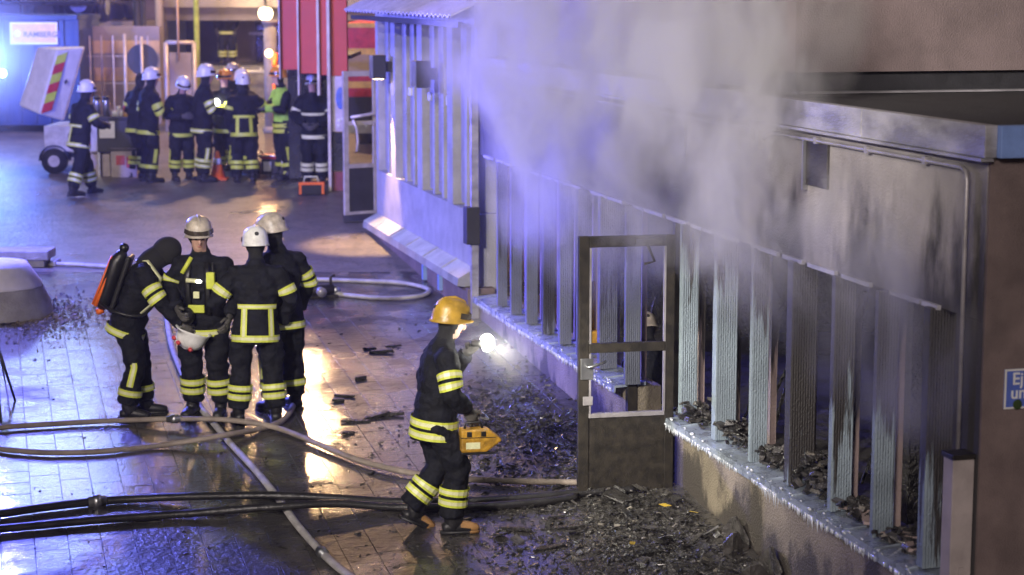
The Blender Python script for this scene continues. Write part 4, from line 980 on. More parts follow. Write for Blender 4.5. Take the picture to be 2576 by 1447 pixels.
# --- far group
fa = [((205, 492), -48, 'firefighter striding in front of the white trailer lid, white helmet', dict(H=1.88, shell='h_white', lean=10, back=(.0,), J=dict(knL=(-.1, .18, .5), anL=(-.12, .26, .09), knR=(.1, -.08, .48), anR=(.12, -.22, .10), elR=(.33, .12, 1.14), wrR=(.2, .36, 1.1)), leg_tape=2, leg_stripe=False, arm_tape=1)),
 ((377, 457), -58, 'firefighter left of the group looking right, tape stripe down the trouser', dict(H=1.94, shell='h_white', leg_tape=1, arm_tape=2, J=dict(elR=(.3, .08, 1.13), wrR=(.12, .32, 1.18)))),
 ((350, 446), -40, 'firefighter with a dark hood hidden behind the left man of the group', dict(H=1.86, shell=None, hooded=True, arm_tape=1)),
 ((459, 452), -150, 'short firefighter with head bowed between the two tall ones', dict(H=1.80, shell='h_white', nod=25, leg_tape=2, J=dict(elR=(.3, .1, 1.12), wrR=(.1, .33, 1.12), elL=(-.3, .1, 1.12), wrL=(-.1, .33, 1.12)))),
 ((513, 456), -70, 'tallest firefighter of the group, white helmet with strap, looking right', dict(H=1.99, shell='h_white', leg_tape=2, J=dict(elR=(.3, .1, 1.13), wrR=(.14, .34, 1.08)))),
 ((572, 444), 178, 'firefighter in an orange helmet facing the camera behind the group', dict(H=1.86, shell='h_orange', chest=.62, leg_tape=2, J=dict(elL=(-.3, .1, 1.12), wrL=(-.1, .32, 1.1)))),
 ((597, 428), 160, 'firefighter in a smoked helmet farthest back in the group', dict(H=1.90, shell='h_beige', arm_tape=1)),
 ((607, 443), -140, 'white-helmeted firefighter standing just beyond the man with lime braces', dict(H=1.86, shell='h_white', arm_tape=1)),
 ((617, 458), 8, 'firefighter seen from behind with bright lime frame tape, reaching right', dict(H=1.86, shell='h_white', back=(.55, -.55), plain=0, leg_tape=2, leg_stripe=False, arm_tape=1, J=dict(elR=(.36, .16, 1.22), wrR=(.5, .36, 1.34)))),
 ((716, 450), 118, 'firefighter in a lime high-visibility vest and orange helmet, facing left', dict(H=1.94, shell='h_orange', hiviz=True, plain=0, hem2=True, leg_tape=1, arm_tape=0, J=dict(elL=(-.3, .12, 1.14), wrL=(-.12, .36, 1.16), elR=(.3, .12, 1.14), wrR=(.1, .36, 1.12)))),
 ((752, 446), 150, 'white-helmeted firefighter between the lime vest and the rightmost man', dict(H=1.92, shell='h_white', chest=.5, arm_tape=1, plain=1)),
 ((792, 462), 176, 'rightmost firefighter of the group, standing by the red kiosk post', dict(H=1.86, shell='h_white', chest=.55, plain=1, leg_tape=2, leg_stripe=False, arm_tape=1, J=dict(elL=(-.32, .06, 1.13), wrL=(-.12, .28, 1.0), elR=(.32, .06, 1.13), wrR=(.12, .28, 1.0)))),
]
for k, (px, yaw, lab, kw) in enumerate(fa):
    kw.setdefault('plain', 0 if k % 4 else None); q, inf = person(px, yaw, lab, vox=.027, group=FAR, seed=10+k, **kw)
    if k == 5: MB().ball(inf['sp'](.36, .22)+Vector((.12, 0, 0)), .055, 12, 8).build('chest_lamp', 'whitelamp', q, True)
    if k == 8: MB().ball(Vector((.56, .42, 1.38)), (.06, .06, .08), 10, 8).build('orange_glove', 'orange', q, True)
pb_ = B(573, 178, 47.9); person(None, 175, 'small far firefighter on the entrance landing beyond the group', 1.84, 'h_beige', vox=.03, loc=(B(573, 150, 47.9).x, 47.9, gz(50)+.75), chest=.6, arm_tape=1, group='firefighters in the background', seed=30)
# --- inside the burnt rooms
pi_ = CAM + ray(1652, 800)*((fw(0, -.50, 0)-CAM).dot(EN)/ray(1652, 800).dot(EN))
person(None, 15, 'firefighter inside the burnt room, helmet seen through the open door', 1.80, 'h_beige', lean=32, nod=5, vox=.022, loc=(pi_.x, pi_.y, -.06), arm_tape=2, seed=31,
   J=dict(pel=(0, -.1, .42), knL=(-.15, .30, .45), knR=(.15, .30, .45), anL=(-.14, .02, .09), anR=(.14, .02, .09)))
pi_ = CAM + ray(1490, 852)*((fw(0, -.13, 0)-CAM).dot(EN)/ray(1490, 852).dot(EN))
yt = empty('yellow_cutter', (pi_.x, pi_.y, ZS+.008), FROT); tag(yt, 'bright yellow tool with a pole standing in a burnt window seen through the door', 'tool')
z_ = pi_.z-ZS-.008
MB().box((0, 0, z_), (.16, .12, .17)).build('motor_box', 'yellow', yt, bevel=.02)
MB().tube([(0, 0, 0), (0, .01, max(.03, z_-.08))], .02, 8).build('lower_pole', 'blackplastic', yt)
MB().tube([(0, 0, z_+.085), (.0, .0, z_+.35), (.02, .0, z_+.55)], [.02, .022, .035], 8).build('upper_pole', 'yellow', yt, True)
# ------------------------------------------------------------------ hoses
M['h_pale'] = mat('pale_canvas_hose', (.46, .44, .43), .6, var=.25, scale=8, bump=.5, bscale=90)
M['h_tan'] = mat('tan_canvas_hose', (.30, .25, .21), .65, var=.3, scale=6, bump=.5, bscale=90)
M['h_dark'] = mat('black_rubber_hose', (.022, .021, .022), .35, var=.4, scale=6, bump=.3, bscale=60)
def hose(pts, r, m, label, lift=0., lifts=None, cpl=()):
    P = catmull([G(u, v, r+lift+(lifts or {}).get(i, 0)) for i, (u, v) in enumerate(pts)], 8)
    P = [p + Vector((0, 0, .006*(mnoise.noise(p*1.3)))) for p in P]
    sh = [1+.10*mnoise.noise(p*2.3) for p in P]
    o = MB().tube(P, [(r*.88*k, r*1.08/k) for k in sh], 12).build('fire_hose', m, smooth=True)
    for i in cpl:
        d = (P[i+1]-P[i-1]).normalized(); MB().tube([P[i]-d*.07, P[i]-d*.03, P[i]-d*.028, P[i]+d*.028, P[i]+d*.03, P[i]+d*.07], [r*1.12, r*1.15, r*1.5, r*1.5, r*1.15, r*1.12], 12).build('coupling', 'steel', o, True)
    tag(o, label, 'hose', 'fire hoses lying on the plaza'); return o
hose([(120, 663), (210, 667), (310, 674), (430, 688), (600, 697), (750, 702), (900, 706), (1000, 711), (1055, 720), (1080, 732), (1055, 745), (980, 750), (900, 745), (842, 738)], .030, 'h_pale', 'pale hose looping by the wall behind the four firefighters')
hose([(424, 740), (420, 790), (430, 860), (448, 915), (475, 975), (505, 1025), (535, 1062), (575, 1110), (640, 1180), (700, 1255), (760, 1335), (830, 1410), (920, 1480)], .029, 'h_pale', 'pale hose running diagonally under the others to the bottom edge', .0, None, (86,))
hose([(-120, 1095), (-20, 1078), (100, 1068), (300, 1058), (480, 1054), (600, 1060), (700, 1078), (800, 1117), (900, 1157), (1000, 1184), (1100, 1198), (1250, 1209), (1450, 1214), (1560, 1214)], .028, 'h_tan', 'tan hose crossing the plaza from left edge to the charred door', .01, {4: .05, 5: .05}, (30,))
hose([(-120, 1108), (-20, 1126), (40, 1134), (130, 1139), (250, 1136), (400, 1121), (550, 1097), (650, 1080), (710, 1058), (738, 1020), (744, 980), (738, 930), (722, 890)], .028, 'h_tan', 'tan hose curling up behind the firefighters\' boots', .003, {6: .055})
hose([(-120, 1312), (0, 1293), (150, 1272), (350, 1254), (600, 1246), (800, 1250), (1000, 1262), (1200, 1259), (1350, 1249), (1450, 1240), (1600, 1232)], .038, 'h_dark', 'black thick hose, the upper of two running to the door', .0, {4: .06, 5: .06}, (20,))
hose([(-120, 1345), (0, 1331), (200, 1312), (450, 1294), (700, 1274), (850, 1266), (1000, 1276), (1200, 1274), (1350, 1264), (1450, 1250)], .036, 'h_dark', 'black thick hose, the lower of two running to the door', .0, {4: .055, 5: .05})
# wet hose branch lying in the rubble
p = G(806, 748); pm = empty('hose_divider', p, R(20)); tag(pm, 'dirty hose divider with round coupling at the end of the looping hose', 'hose coupling')
MB().tube([(-.16, 0, .09), (.16, 0, .09)], .06, 14).build('body', 'black_iron', pm, True)
MB().tube([(-.02, -.05, .09), (-.02, -.16, .08)], [.05, .06], 14).build('coupling', 'pipe', pm, True)
for x in (-.12, .13): MB().tube([(x, 0, .1), (x, 0, .24), (x+.05, 0, .26)], .018, 8).build('valve_lever', 'black_iron', pm, True)
MB().tube([(.16, 0, .09), (.24, .02, .06)], [.055, .04], 12).build('outlet', 'steel', pm, True)
bx('foot', (-.2, -.08, 0), (.2, .08, .03), 'black_iron', pm)
# ------------------------------------------------------------------ things by the far group
def gp(u, v): q = G(u, v); return q
q = gp(285, 446); tb = empty('coffee_table', q); tag(tb, 'black draped serving table beside the trailer', 'table')
s_ = q.y/FPX
bx('drape', (-.26, 0, .42), (.40, .5, .98), 'dark', tb, .02); bx('table_top', (-.30, -.03, .98), (.44, .53, 1.02), 'dark', tb, .006)
for x in (-.24, .38):
    for y in (.04, .46): bx('leg', (x-.02, y-.02, 0), (x+.02, y+.02, .42), 'steel', tb)
TT = q.z+1.02
for k, (u, lab) in enumerate(((244, 'left steel vacuum flask on the serving table'), (267, 'right steel vacuum flask on the serving table'))):
    f = empty('vacuum_flask', (atY(u, 250, q.y+.2).x, q.y+.2, TT)); tag(f, lab, 'flask', 'vacuum flasks')
    MB().tube([(0, 0, 0), (0, 0, .26), (0, 0, .285)], [.062, .062, .05], 18).build('body', 'steel', f, True)
    MB().tube([(0, 0, .286), (0, 0, .33), (0, 0, .35)], [.058, .06, .03], 16).build('lid', 'blackplastic', f, True)
    MB().tube([(0, -.05, .32), (0, -.10, .31)], .014, 8).build('spout', 'blackplastic', f)
f = MB().prism([(-.13, 0, 0), (.13, 0, 0), (.13, .02, .28), (-.13, .02, .28)], (0, .02, 0)).build('poster_card', 'white'); f.location = (atY(268, 290, q.y-.05).x, q.y-.06, TT-.35); tag(f, 'white printed card hanging on the front of the serving table', 'card')
f = empty('amber_lantern', (atY(316, 250, q.y+.15).x, q.y+.15, TT)); tag(f, 'small red and amber warning lantern on the serving table', 'lantern')
MB().tube([(0, 0, 0), (0, 0, .08)], .055, 12).build('base', 'yellow', f, True); MB().tube([(0, 0, .081), (0, 0, .2), (0, 0, .22)], [.045, .045, .02], 12).build('dome', 'red', f, True)
f = empty('cup_stack', (atY(293, 250, q.y+.18).x, q.y+.18, TT)); tag(f, 'heap of white paper cups beside the flasks', 'cups')
for k, (x, y, z) in enumerate(((0, 0, 0), (.07, .03, 0), (.03, .02, .09), (-.06, .05, 0))): MB().tube([(x, y, z), (x, y, z+.085)], [.026, .036], 12).build('cup', 'white', f, True)
M['card'] = mat('cardboard', (.42, .36, .33), .8, var=.2); M['cardred'] = mat('printed_red', (.45, .06, .08), .6)
for u0, u1, v0, v1, lab, pr in ((228, 278, 388, 444, 'plain pale cardboard box under the serving table', 0), (280, 345, 378, 446, 'cardboard box with red print under the serving table', 1)):
    p = gp((u0+u1)/2, v1); x = (u1-u0)/2*p.y/FPX; h = atY(u0, v0, p.y).z-p.z
    e = empty('cardboard_box', (p.x, p.y, p.z)); tag(e, lab, 'box', 'boxes under the table')
    bx('carton', (-x, 0, 0), (x, .42, h), 'card', e, .006)
    for sg in (-1, 1): MB().box((0, .21+sg*.12, h+.015), (2*x-.01, .22, .006), Matrix.Rotation(sg*.12, 3, 'X')).build('flap', 'card', e)
    if pr: bx('print', (-x*.6, -.006, h*.45), (x*.1, -.001, h*.8), 'cardred', e); bx('print', (x*.2, -.006, h*.35), (x*.8, -.001, h*.75), 'cardred', e)
p = gp(548, 452); e = empty('traffic_cone', p); tag(e, 'orange traffic cone standing between the firefighters\' legs', 'cone')
MB().tube([(0, 0, .03), (0, 0, .25), (0, 0, .48)], [.13, .075, .03], 16).build('cone', 'orange', e, True); bx('base', (-.17, -.17, 0), (.17, .17, .03), 'orange', e, .01); MB().tube([(0, 0, .26), (0, 0, .36)], [.078, .058], 16).build('band', 'white', e, True)
p = gp(729, 452); e = empty('marker_box', p); tag(e, 'white marker box with a black stroke and two yellow lamps', 'marker')
bx('board', (-.13, -.04, .20), (.13, .04, .62), 'white', e, .008); bx('stroke', (-.012, -.048, .30), (.012, -.0405, .54), 'hood', e); bx('stand', (-.15, -.06, 0), (.15, .06, .2), 'black_iron', e, .01)
for x in (-.06, .06): MB().tube([(x, -.061, .11), (x, -.075, .11)], .04, 12).build('lamp', 'lime', e)
p = gp(784, 492); e = empty('orange_tool_bag', p, R(8)); tag(e, 'black tool bag with orange trim on the ground by the rightmost man', 'bag')
MB().prism([(-.22, 0, 0), (.22, 0, 0), (.19, 0, .2), (-.19, 0, .2)], (0, .25, 0)).build('bag', 'blackplastic', e, bevel=.02)
bx('trim', (-.205, -.012, .17), (.205, -.002, .215), 'orange', e); 
for x in (-.2, .16): bx('trim', (x, -.014, .02), (x+.04, -.003, .168), 'orange', e)
MB().tube([(-.12, .12, .2), (-.1, .12, .29), (.1, .12, .29), (.12, .12, .2)], .014, 8).build('handle', 'silver', e, True)
p = gp(680, 452); e = empty('generator', (p.x, p.y+.2, p.z), R(-8)); tag(e, 'portable generator in a tube frame behind the lime-taped firefighter', 'generator')
for x in (-.25, .25):
    MB().tube(catmull([(x, 0, .0), (x, 0, .4), (x, .35, .4), (x, .35, .0)], 5), .018, 8).build('frame_tube', 'steel', e, True)
for z in (.05, .38): MB().tube([(-.25, .02, z), (.25, .02, z)], .016, 8).build('frame_tube', 'steel', e, True)
bx('engine', (-.2, .05, .05), (.1, .32, .32), 'black_iron', e, .02); bx('fuel_tank', (-.22, .04, .325), (.18, .33, .40), 'red', e, .02); bx('label', (-.15, .03, .12), (-.02, .045, .28), 'white', e)
wv = MB().tube([(-.30, .1, .14), (-.24, .1, .14)], .14, 18).build('wheel', 'boot', e, True)
# ------------------------------------------------------------------ left edge: bench, stone planter, tripod, dirt
b0 = G(-60, 672); b1 = G(131, 668); bn = empty('stone_bench', (b1.x, b1.y, b1.z), 0); tag(bn, 'flat grey stone bench slab at the left edge', 'bench')
hb = atY(100, 627, b1.y).z-b1.z
bx('seat_slab', (-2.4, -.22, hb-.12), (0, .25, hb), 'concrete', bn, .012); bx('support', (-2.2, -.18, 0), (-.06, .2, hb-.121), 'concrete', bn, .01); bx('end_block', (.002, -.1, 0), (.07, .2, .07), 'concrete', bn, .008)
c0 = G(-40, 800); hx_ = c0.y/FPX
pl_ = empty('stone_planter', (c0.x, c0.y+.25, c0.z)); tag(pl_, 'pale round stone planter with sloping rim at the left edge', 'planter')
ra = (120+40)*hx_*.86; zt = atY(0, 667, c0.y).z-c0.z; zm = atY(0, 728, c0.y).z-c0.z
M['palestone'] = mat('pale_stone', (.70, .68, .70), .6, var=.2, scale=3)
def oct_ring(r, z): return [(r*math.cos(2*math.pi*k/14), r*.9*math.sin(2*math.pi*k/14), z) for k in range(14)]
m_ = MB(); rr = [oct_ring(ra, zm), oct_ring(ra*1.0, zm+.03), oct_ring(ra*.78, zt-.05), oct_ring(ra*.72, zt), oct_ring(.02, zt+.01)]
v_ = sum(rr, []); m_.add(v_, [(k*14+j, k*14+(j+1)%14, (k+1)*14+(j+1)%14, (k+1)*14+j) for k in range(4) for j in range(14)]); m_.build('rim_stone', 'palestone', pl_, True)
m_ = MB(); rr = [oct_ring(ra*1.22, 0), oct_ring(ra*1.15, zm*.5), oct_ring(ra*1.02, zm-.002)]; m_.add(sum(rr, []), [(k*14+j, k*14+(j+1)%14, (k+1)*14+(j+1)%14, (k+1)*14+j) for k in range(2) for j in range(14)]); m_.build('base_stone', 'concrete', pl_, True)
def shards(name, n, place, size, mats, parent=None, flat=.35, seed=1):
    r = random.Random(seed); b_ = MB()
    for k in range(n):
        p = place(r)
        if p is None: continue
        s = r.uniform(*size)*(1 if r.random() < .9 else 1.8); d = (s*r.uniform(.5, 1.6), s*r.uniform(.4, 1.), s*r.uniform(.12, flat))
        rot = (Matrix.Rotation(r.uniform(0, 6.3), 3, 'Z') @ Matrix.Rotation(r.gauss(0, .35), 3, 'X') @ Matrix.Rotation(r.gauss(0, .35), 3, 'Y'))
        h = [x/2 for x in d]; vs = [rot @ Vector((x*h[0]*r.uniform(.6, 1.1), y*h[1]*r.uniform(.6, 1.1), z*h[2]*r.uniform(.6, 1.1))) + p for x in (-1, 1) for y in (-1, 1) for z in (-1, 1)]
        b_.add(vs, [(0,1,3,2),(4,6,7,5),(0,4,5,1),(2,3,7,6),(0,2,6,4),(1,5,7,3)], r.choices(range(len(mats)), [6, 2.5, 1, .35][:len(mats)])[0])
    return b_.build(name, mats, parent)
M['rub1'] = mat('wet_charred_rubble', (.042, .040, .038), .3, var=.6, scale=14, bump=.6, bscale=60, coat=.4)
M['rub2'] = mat('wet_grey_rubble', (.085, .08, .075), .28, var=.6, scale=10, bump=.6, coat=.3)
M['rub3'] = mat('pale_plaster_crumbs', (.22, .20, .17), .5, var=.3)
M['dirt'] = mat('sandy_dirt', (.20, .165, .12), .7, var=.4, scale=5, bump=.8)
dc = G(150, 790)
def dirt_at(r):
    u, v = r.gauss(110, 70), r.gauss(795, 28); q = G(u, v); return q + Vector((0, 0, r.uniform(0, .02)))
tag(shards('dirt_heap', 1500, dirt_at, (.008, .035), ['dirt', 'dirt', 'rub3'], None, .6, 4), 'sandy dirt strewn at the foot of the stone planter', 'dirt', k='stuff')
# tripod at the left edge
f1 = G(38, 1008); f2 = G(2, 1060); f3 = G(-90, 1020); tpod = empty('tripod', (f1.x-.25, f1.y, gz(f1.y))); tag(tpod, 'black lighting tripod with dangling cable at the left edge', 'tripod')
ap = Vector(atY(-14, 845, f1.y)) - tpod.location
for f in (f1, f2, f3): MB().tube([ap, Vector(f)-tpod.location], [.016, .012], 8).build('leg', 'blackplastic', tpod, True)
MB().tube([ap-Vector((0, 0, .3)), ap+Vector((0, 0, .9))], .018, 8).build('column', 'blackplastic', tpod, True)
MB().tube(catmull([ap, Vector(G(10, 985))-tpod.location+Vector((0, 0, .2)), Vector(G(25, 1045))-tpod.location, Vector(G(8, 1075))-tpod.location, Vector(G(-30, 1085))-tpod.location], 6), .008, 6).build('cable', 'blackplastic', tpod, True)
# ------------------------------------------------------------------ rubble of the fire
def on_facade(r):
    s = r.uniform(.3, 7.6); n = abs(r.gauss(0, .8)); q = fw(s, .12+n, 0)
    if n > 2.6 or s > 4.4 and r.random() < .25: return None
    h = max(0, .11*math.exp(-n*2.2)*(1 if s < DOOR0+.5 else .45)); q.z = gz(q.y)+h*r.uniform(.1, 1.0); return q
def drift(r):
    u = r.uniform(1150, 1900); v = r.uniform(1270, 1470)
    if r.random() > (u-1050)/700: return None
    q = G(u, v); q.z += r.uniform(0, .02); return q
def strip(r):
    u = r.gauss(1290, 90); v = r.gauss(1030, 55); q = G(u, v); q.z += r.uniform(0, .05); return q
tag(shards('fire_rubble', 8000, on_facade, (.010, .042), ['rub1', 'rub2', 'rub1', 'rub3'], None, .3, 2), 'wet charred rubble heaped along the foot of the burnt wall', 'rubble', k='stuff')
tag(shards('glass_and_ash', 2600, drift, (.008, .03), ['rub1', 'rub2', 'rub1', 'rub3'], None, .3, 3), 'ash flakes and glass crumbs strewn before the charred door', 'rubble', k='stuff')
tag(shards('roof_debris', 700, strip, (.012, .05), ['rub1', 'rub2', 'rub1', 'rub3'], None, .4, 5), 'broken dark debris between the walking firefighter and the wall', 'rubble', k='stuff')
def specks(r):
    u = r.uniform(0, 1250); v = 800+650*r.random()**1.2
    if r.random() > .25+.75*u/1250: return None
    return G(u, v)
tag(shards('scattered_specks', 900, specks, (.008, .03), ['rub1'], None, .5, 6), 'tiny dark cinders scattered over the wet paving', 'cinders', k='stuff')
def slabs_(r):
    s = r.uniform(.5, 5.2); n = abs(r.gauss(0, .75))
    q = fw(s, .15+n, 0); q.z = gz(q.y)+.09*math.exp(-n*2.2)+.015; return q
tag(shards('burnt_sheets', 90, slabs_, (.05, .13), ['rub1', 'rub2'], None, .16, 8), 'larger broken sheets of burnt roofing lying in the rubble', 'rubble', k='stuff')
hp2 = MB()      # mound under the rubble so it reads as a heap
for i in range(46):
    for j in range(12):
        s = .3+7.0*i/45; n = .0+1.9*j/11; q = fw(s, n, 0); h = .10*math.exp(-n*2.2)*(1 if s < DOOR0+.4 else .4)*(.7+.5*mnoise.noise(Vector((s*1.5, n*2, 0))))
        hp2.v.append((q.x, q.y, gz(q.y)+h-.02+.03*mnoise.noise(Vector((s*6, n*6, 4)))-(.05 if j == 11 else 0)))
for i in range(45):
    for j in range(11): hp2.f.append((i*12+j, (i+1)*12+j, (i+1)*12+j+1, i*12+j+1)); hp2.m.append(0)
tag(hp2.build('ash_mound', 'rub2', smooth=True), 'bank of wet grey ash at the foot of the burnt wall', 'ash', k='stuff')
# single charred boards one can pick out on the paving
FR = 'charred fragments lying on the wet plaza'
FL = ['long charred fragment, right of a close pair below the looping hose', 'charred fragment farthest back among those below the looping hose', 'small charred chip alone on the paving left of the walking firefighter',
 'slim charred splinter just below the lone chip on the paving', 'long charred fragment at the left end of the row beside the walking firefighter', 'broad charred board in the middle of the row beside the walking firefighter',
 'charred board at the right end of the row, touching the walking firefighter', 'small charred chip below the left end of the row', 'charred splinter just behind the walking firefighter at hip height',
 'small charred fragment, left of the close pair below the looping hose', 'small charred chip left of the slim splinter', 'charred board just right of the walking firefighter\'s front boot', 'charred board midway between the front boot and the charred door',
 'long charred board right below the charred door', 'charred board lowest and leftmost in the rubble before the door', 'charred board low in the rubble, nearest the plinth']
for k, (u, v, l, wd) in enumerate(((960, 888, .26, .06), (990, 872, .18, .05), (905, 955, .14, .06), (868, 998, .22, .05), (895, 1062, .28, .06), (945, 1050, .30, .07), (985, 1046, .24, .05), (875, 1092, .13, .05), (1060, 1045, .2, .05), (930, 880, .15, .05), (850, 1010, .12, .06), (1300, 1335, .25, .06), (1430, 1330, .3, .07), (1560, 1325, .34, .06), (1380, 1380, .26, .07), (1640, 1395, .3, .06))):
    p = G(u, v); r = random.Random(k); b_ = MB()
    prof = [(-l/2, -wd/2), (-l*.2, -wd*.6), (l*.2, -wd*.42), (l/2, -wd*.3), (l*.46, wd*.35), (l*.1, wd*.55), (-l*.3, wd*.38)]
    b_.prism([(x, y, 0) for x, y in prof], (0, 0, r.uniform(.015, .035)))
    o = b_.build('charred_fragment', 'char', bevel=.004); o.location = p+Vector((0, 0, .002)); o.rotation_euler = (math.atan(GS)+r.gauss(0, .05), r.gauss(0, .06), r.gauss(0, .35))
    tag(o, FL[k], 'debris', FR)
# curled sheets of roofing in the rubble
def curl(u, v, rad, h, rz, lab):
    p = G(u, v); b_ = MB(); n = 9; vs = []
    for i in range(n+1):
        t = R(-70+170*i/n); rr_ = rad*(1+.12*math.sin(i*1.7))
        for z, k in ((-.02, 1.0), (h*(.7+.4*math.sin(i*1.1)), 1.08)):
            for th in (0, .018): vs.append(((rr_*k+th)*math.cos(t), (rr_*k+th)*math.sin(t), z))
    fs_ = []
    for i in range(n):
        a, c = 4*i, 4*i+4; fs_ += [(a, a+2, c+2, c), (a+1, c+1, c+3, a+3), (a+2, a+3, c+3, c+2), (a, c, c+1, a+1)]
    fs_ += [(0, 1, 3, 2), (4*n, 4*n+2, 4*n+3, 4*n+1)]
    o = b_.add(vs, fs_).build('curled_roofing', 'rub2', smooth=False); o.location = p; o.rotation_euler = (.1, 0, rz); tag(o, lab, 'roofing')
curl(1812, 1392, .17, .22, R(-20), 'curled scrap of roofing felt standing in the rubble, farther from the camera')
curl(1880, 1462, .20, .20, R(-40), 'curled scrap of roofing felt glistening at the bottom edge of the rubble')
# heaps of burnt debris on the sill between the fins
bays = [(1752, 1050), (1850, 1100), (1945, 1165), (2060, 1210), (2160, 1300), (2270, 1390)]
nm = ['first heap of charred debris on the sill, next to the door', 'second heap of charred debris on the sill from the door', 'third heap of charred debris on the sill from the door', 'fourth, largest heap of charred debris on the sill', 'fifth heap of charred debris on the sill, with pale laths', 'heap of charred debris on the sill nearest the corner']
for k, (u, v) in enumerate(bays):
    s = fs(u, v, -.08); hh = (.13, .16, .13, .28, .10, .08)[k]
    def pl(r, s=s, hh=hh):
        a = r.gauss(0, .13); n = r.gauss(-.10, .07)
        if n > .07: return None
        q = fw(s+a, n, ZS+.02+hh*r.random()*math.exp(-(a/.16)**2)); return q
    tag(shards('debris_heap', 170, pl, (.02, .07), ['rub1', 'rub2', 'rub1', M['rub3'] if k > 2 else 'rub2'], None, .6, 20+k), nm[k], 'debris', k='stuff')
for k, (u, v) in enumerate(((2150, 1305), (2175, 1290), (2260, 1400), (2285, 1410))):
    q = fw(fs(u, v, -.06), -.06, ZS+.05); o = MB().box((0, 0, 0), (.30, .05, .02)).build('broken_lath', 'frame', bevel=.003); o.location = q; o.rotation_euler = (.1, .12*(-1)**k, FROT+.3*(-1)**k)
    tag(o, ('pale broken lath, left of the pair lying in the fifth window bay', 'pale broken lath, right of the pair lying in the fifth window bay', 'pale broken lath in the last bay, left of its pair', 'pale broken lath in the last bay, nearest the corner')[k], 'lath', 'broken laths on the sill')
# ice slivers and yellow leaves
M['leaf'] = mat('yellow_leaf', (.55, .38, .04), .6)
for k, (u, v, lab) in enumerate(((1672, 1272, 'yellow leaf nearest the foot of the charred door'), (1590, 1368, 'yellow leaf in the middle of the rubble'), (1745, 1290, 'yellow leaf by the ochre plinth'))):
    p = G(u, v, .16); o = MB().prism([(-.05, 0, 0), (0, -.02, .004), (.055, 0, .01), (0, .022, .004)], (0, 0, .003)).build('leaf', 'leaf'); o.location = p; o.rotation_euler = (.4, .2, k*1.1); tag(o, lab, 'leaf')
# ------------------------------------------------------------------ smoke
def facn(u, v, n):
    p = fplane(u, v, n); return p
SM = [  # (u, v, n, radius, weight): billows along and above the facade
 (2330, 980, .15, .45, .22), (2200, 840, .3, .55, .28), (2080, 720, .4, .65, .4), (1960, 580, .5, .8, .85), (1870, 430, .6, .9, 1.0),
 (1820, 270, .6, 1.0, 1.0), (1740, 120, .5, 1.15, 1.0), (1780, -40, .3, 1.35, 1.0), (1560, 30, .5, 1.5, .9), (1370, 50, .5, 1.25, .8), (1500, 470, .45, 1.05, .38), (1400, 250, .5, 1.15, .65), (1340, 480, .4, .8, .35), (1620, 330, .4, .9, .45), (1270, 70, .6, .95, .6), (1265, 240, .5, .65, .4), (1640, 590, .3, .6, .5), (1760, 600, .35, .5, .6)]
blobs = [(facn(u, v, n), r, wt) for u, v, n, r, wt in SM]
sm_m = bpy.data.materials.new('smoke_volume'); sm_m.use_nodes = True; t = sm_m.node_tree
for n in list(t.nodes):
    if n.type != 'OUTPUT_MATERIAL': t.nodes.remove(n)
out = [n for n in t.nodes if n.type == 'OUTPUT_MATERIAL'][0]; N = t.nodes.new; L = t.links.new
pv = N('ShaderNodeVolumePrincipled'); pv.inputs['Color'].default_value = (.96, .95, .955, 1); pv.inputs['Anisotropy'].default_value = .15
L(pv.outputs[0], out.inputs['Volume'])
g = N('ShaderNodeNewGeometry')
dn = N('ShaderNodeTexNoise'); dn.inputs['Scale'].default_value = .55; dn.inputs['Detail'].default_value = 2; L(g.outputs['Position'], dn.inputs['Vector'])
dv = N('ShaderNodeVectorMath'); dv.operation = 'MULTIPLY_ADD'; dv.inputs[1].default_value = (1.6, 1.6, 1.6); dv.inputs[2].default_value = (-.8, -.8, -.8); L(dn.outputs['Color'], dv.inputs[0])
wp = N('ShaderNodeVectorMath'); L(g.outputs['Position'], wp.inputs[0]); L(dv.outputs[0], wp.inputs[1])
acc = None
for p, r, wt in blobs:
    d = N('ShaderNodeVectorMath'); d.operation = 'DISTANCE'; d.inputs[1].default_value = p; L(wp.outputs[0], d.inputs[0])
    mr = N('ShaderNodeMapRange'); mr.interpolation_type = 'SMOOTHSTEP'; mr.inputs[1].default_value = r; mr.inputs[2].default_value = r*.15; mr.inputs[4].default_value = wt; L(d.outputs['Value'], mr.inputs[0])
    if acc is None: acc = mr
    else:
        m = N('ShaderNodeMath'); m.operation = 'MAXIMUM'; L(acc.outputs[0], m.inputs[0]); L(mr.outputs[0], m.inputs[1]); acc = m
fn = N('ShaderNodeTexNoise'); fn.inputs['Scale'].default_value = 1.45; fn.inputs['Detail'].default_value = 6; fn.inputs['Roughness'].default_value = .55; st_ = N('ShaderNodeVectorMath'); st_.operation = 'MULTIPLY'; st_.inputs[1].default_value = (1.25, 1.25, .62); L(wp.outputs[0], st_.inputs[0]); L(st_.outputs[0], fn.inputs['Vector'])
fr = N('ShaderNodeMapRange'); fr.inputs[1].default_value = .455; fr.inputs[2].default_value = .63; L(fn.outputs['Fac'], fr.inputs[0])
mu = N('ShaderNodeMath'); mu.operation = 'MULTIPLY'; L(acc.outputs[0], mu.inputs[0]); L(fr.outputs[0], mu.inputs[1])
dn2 = N('ShaderNodeMath'); dn2.operation = 'MULTIPLY'; dn2.inputs[1].default_value = 11.5; L(mu.outputs[0], dn2.inputs[0]); L(dn2.outputs[0], pv.inputs['Density'])
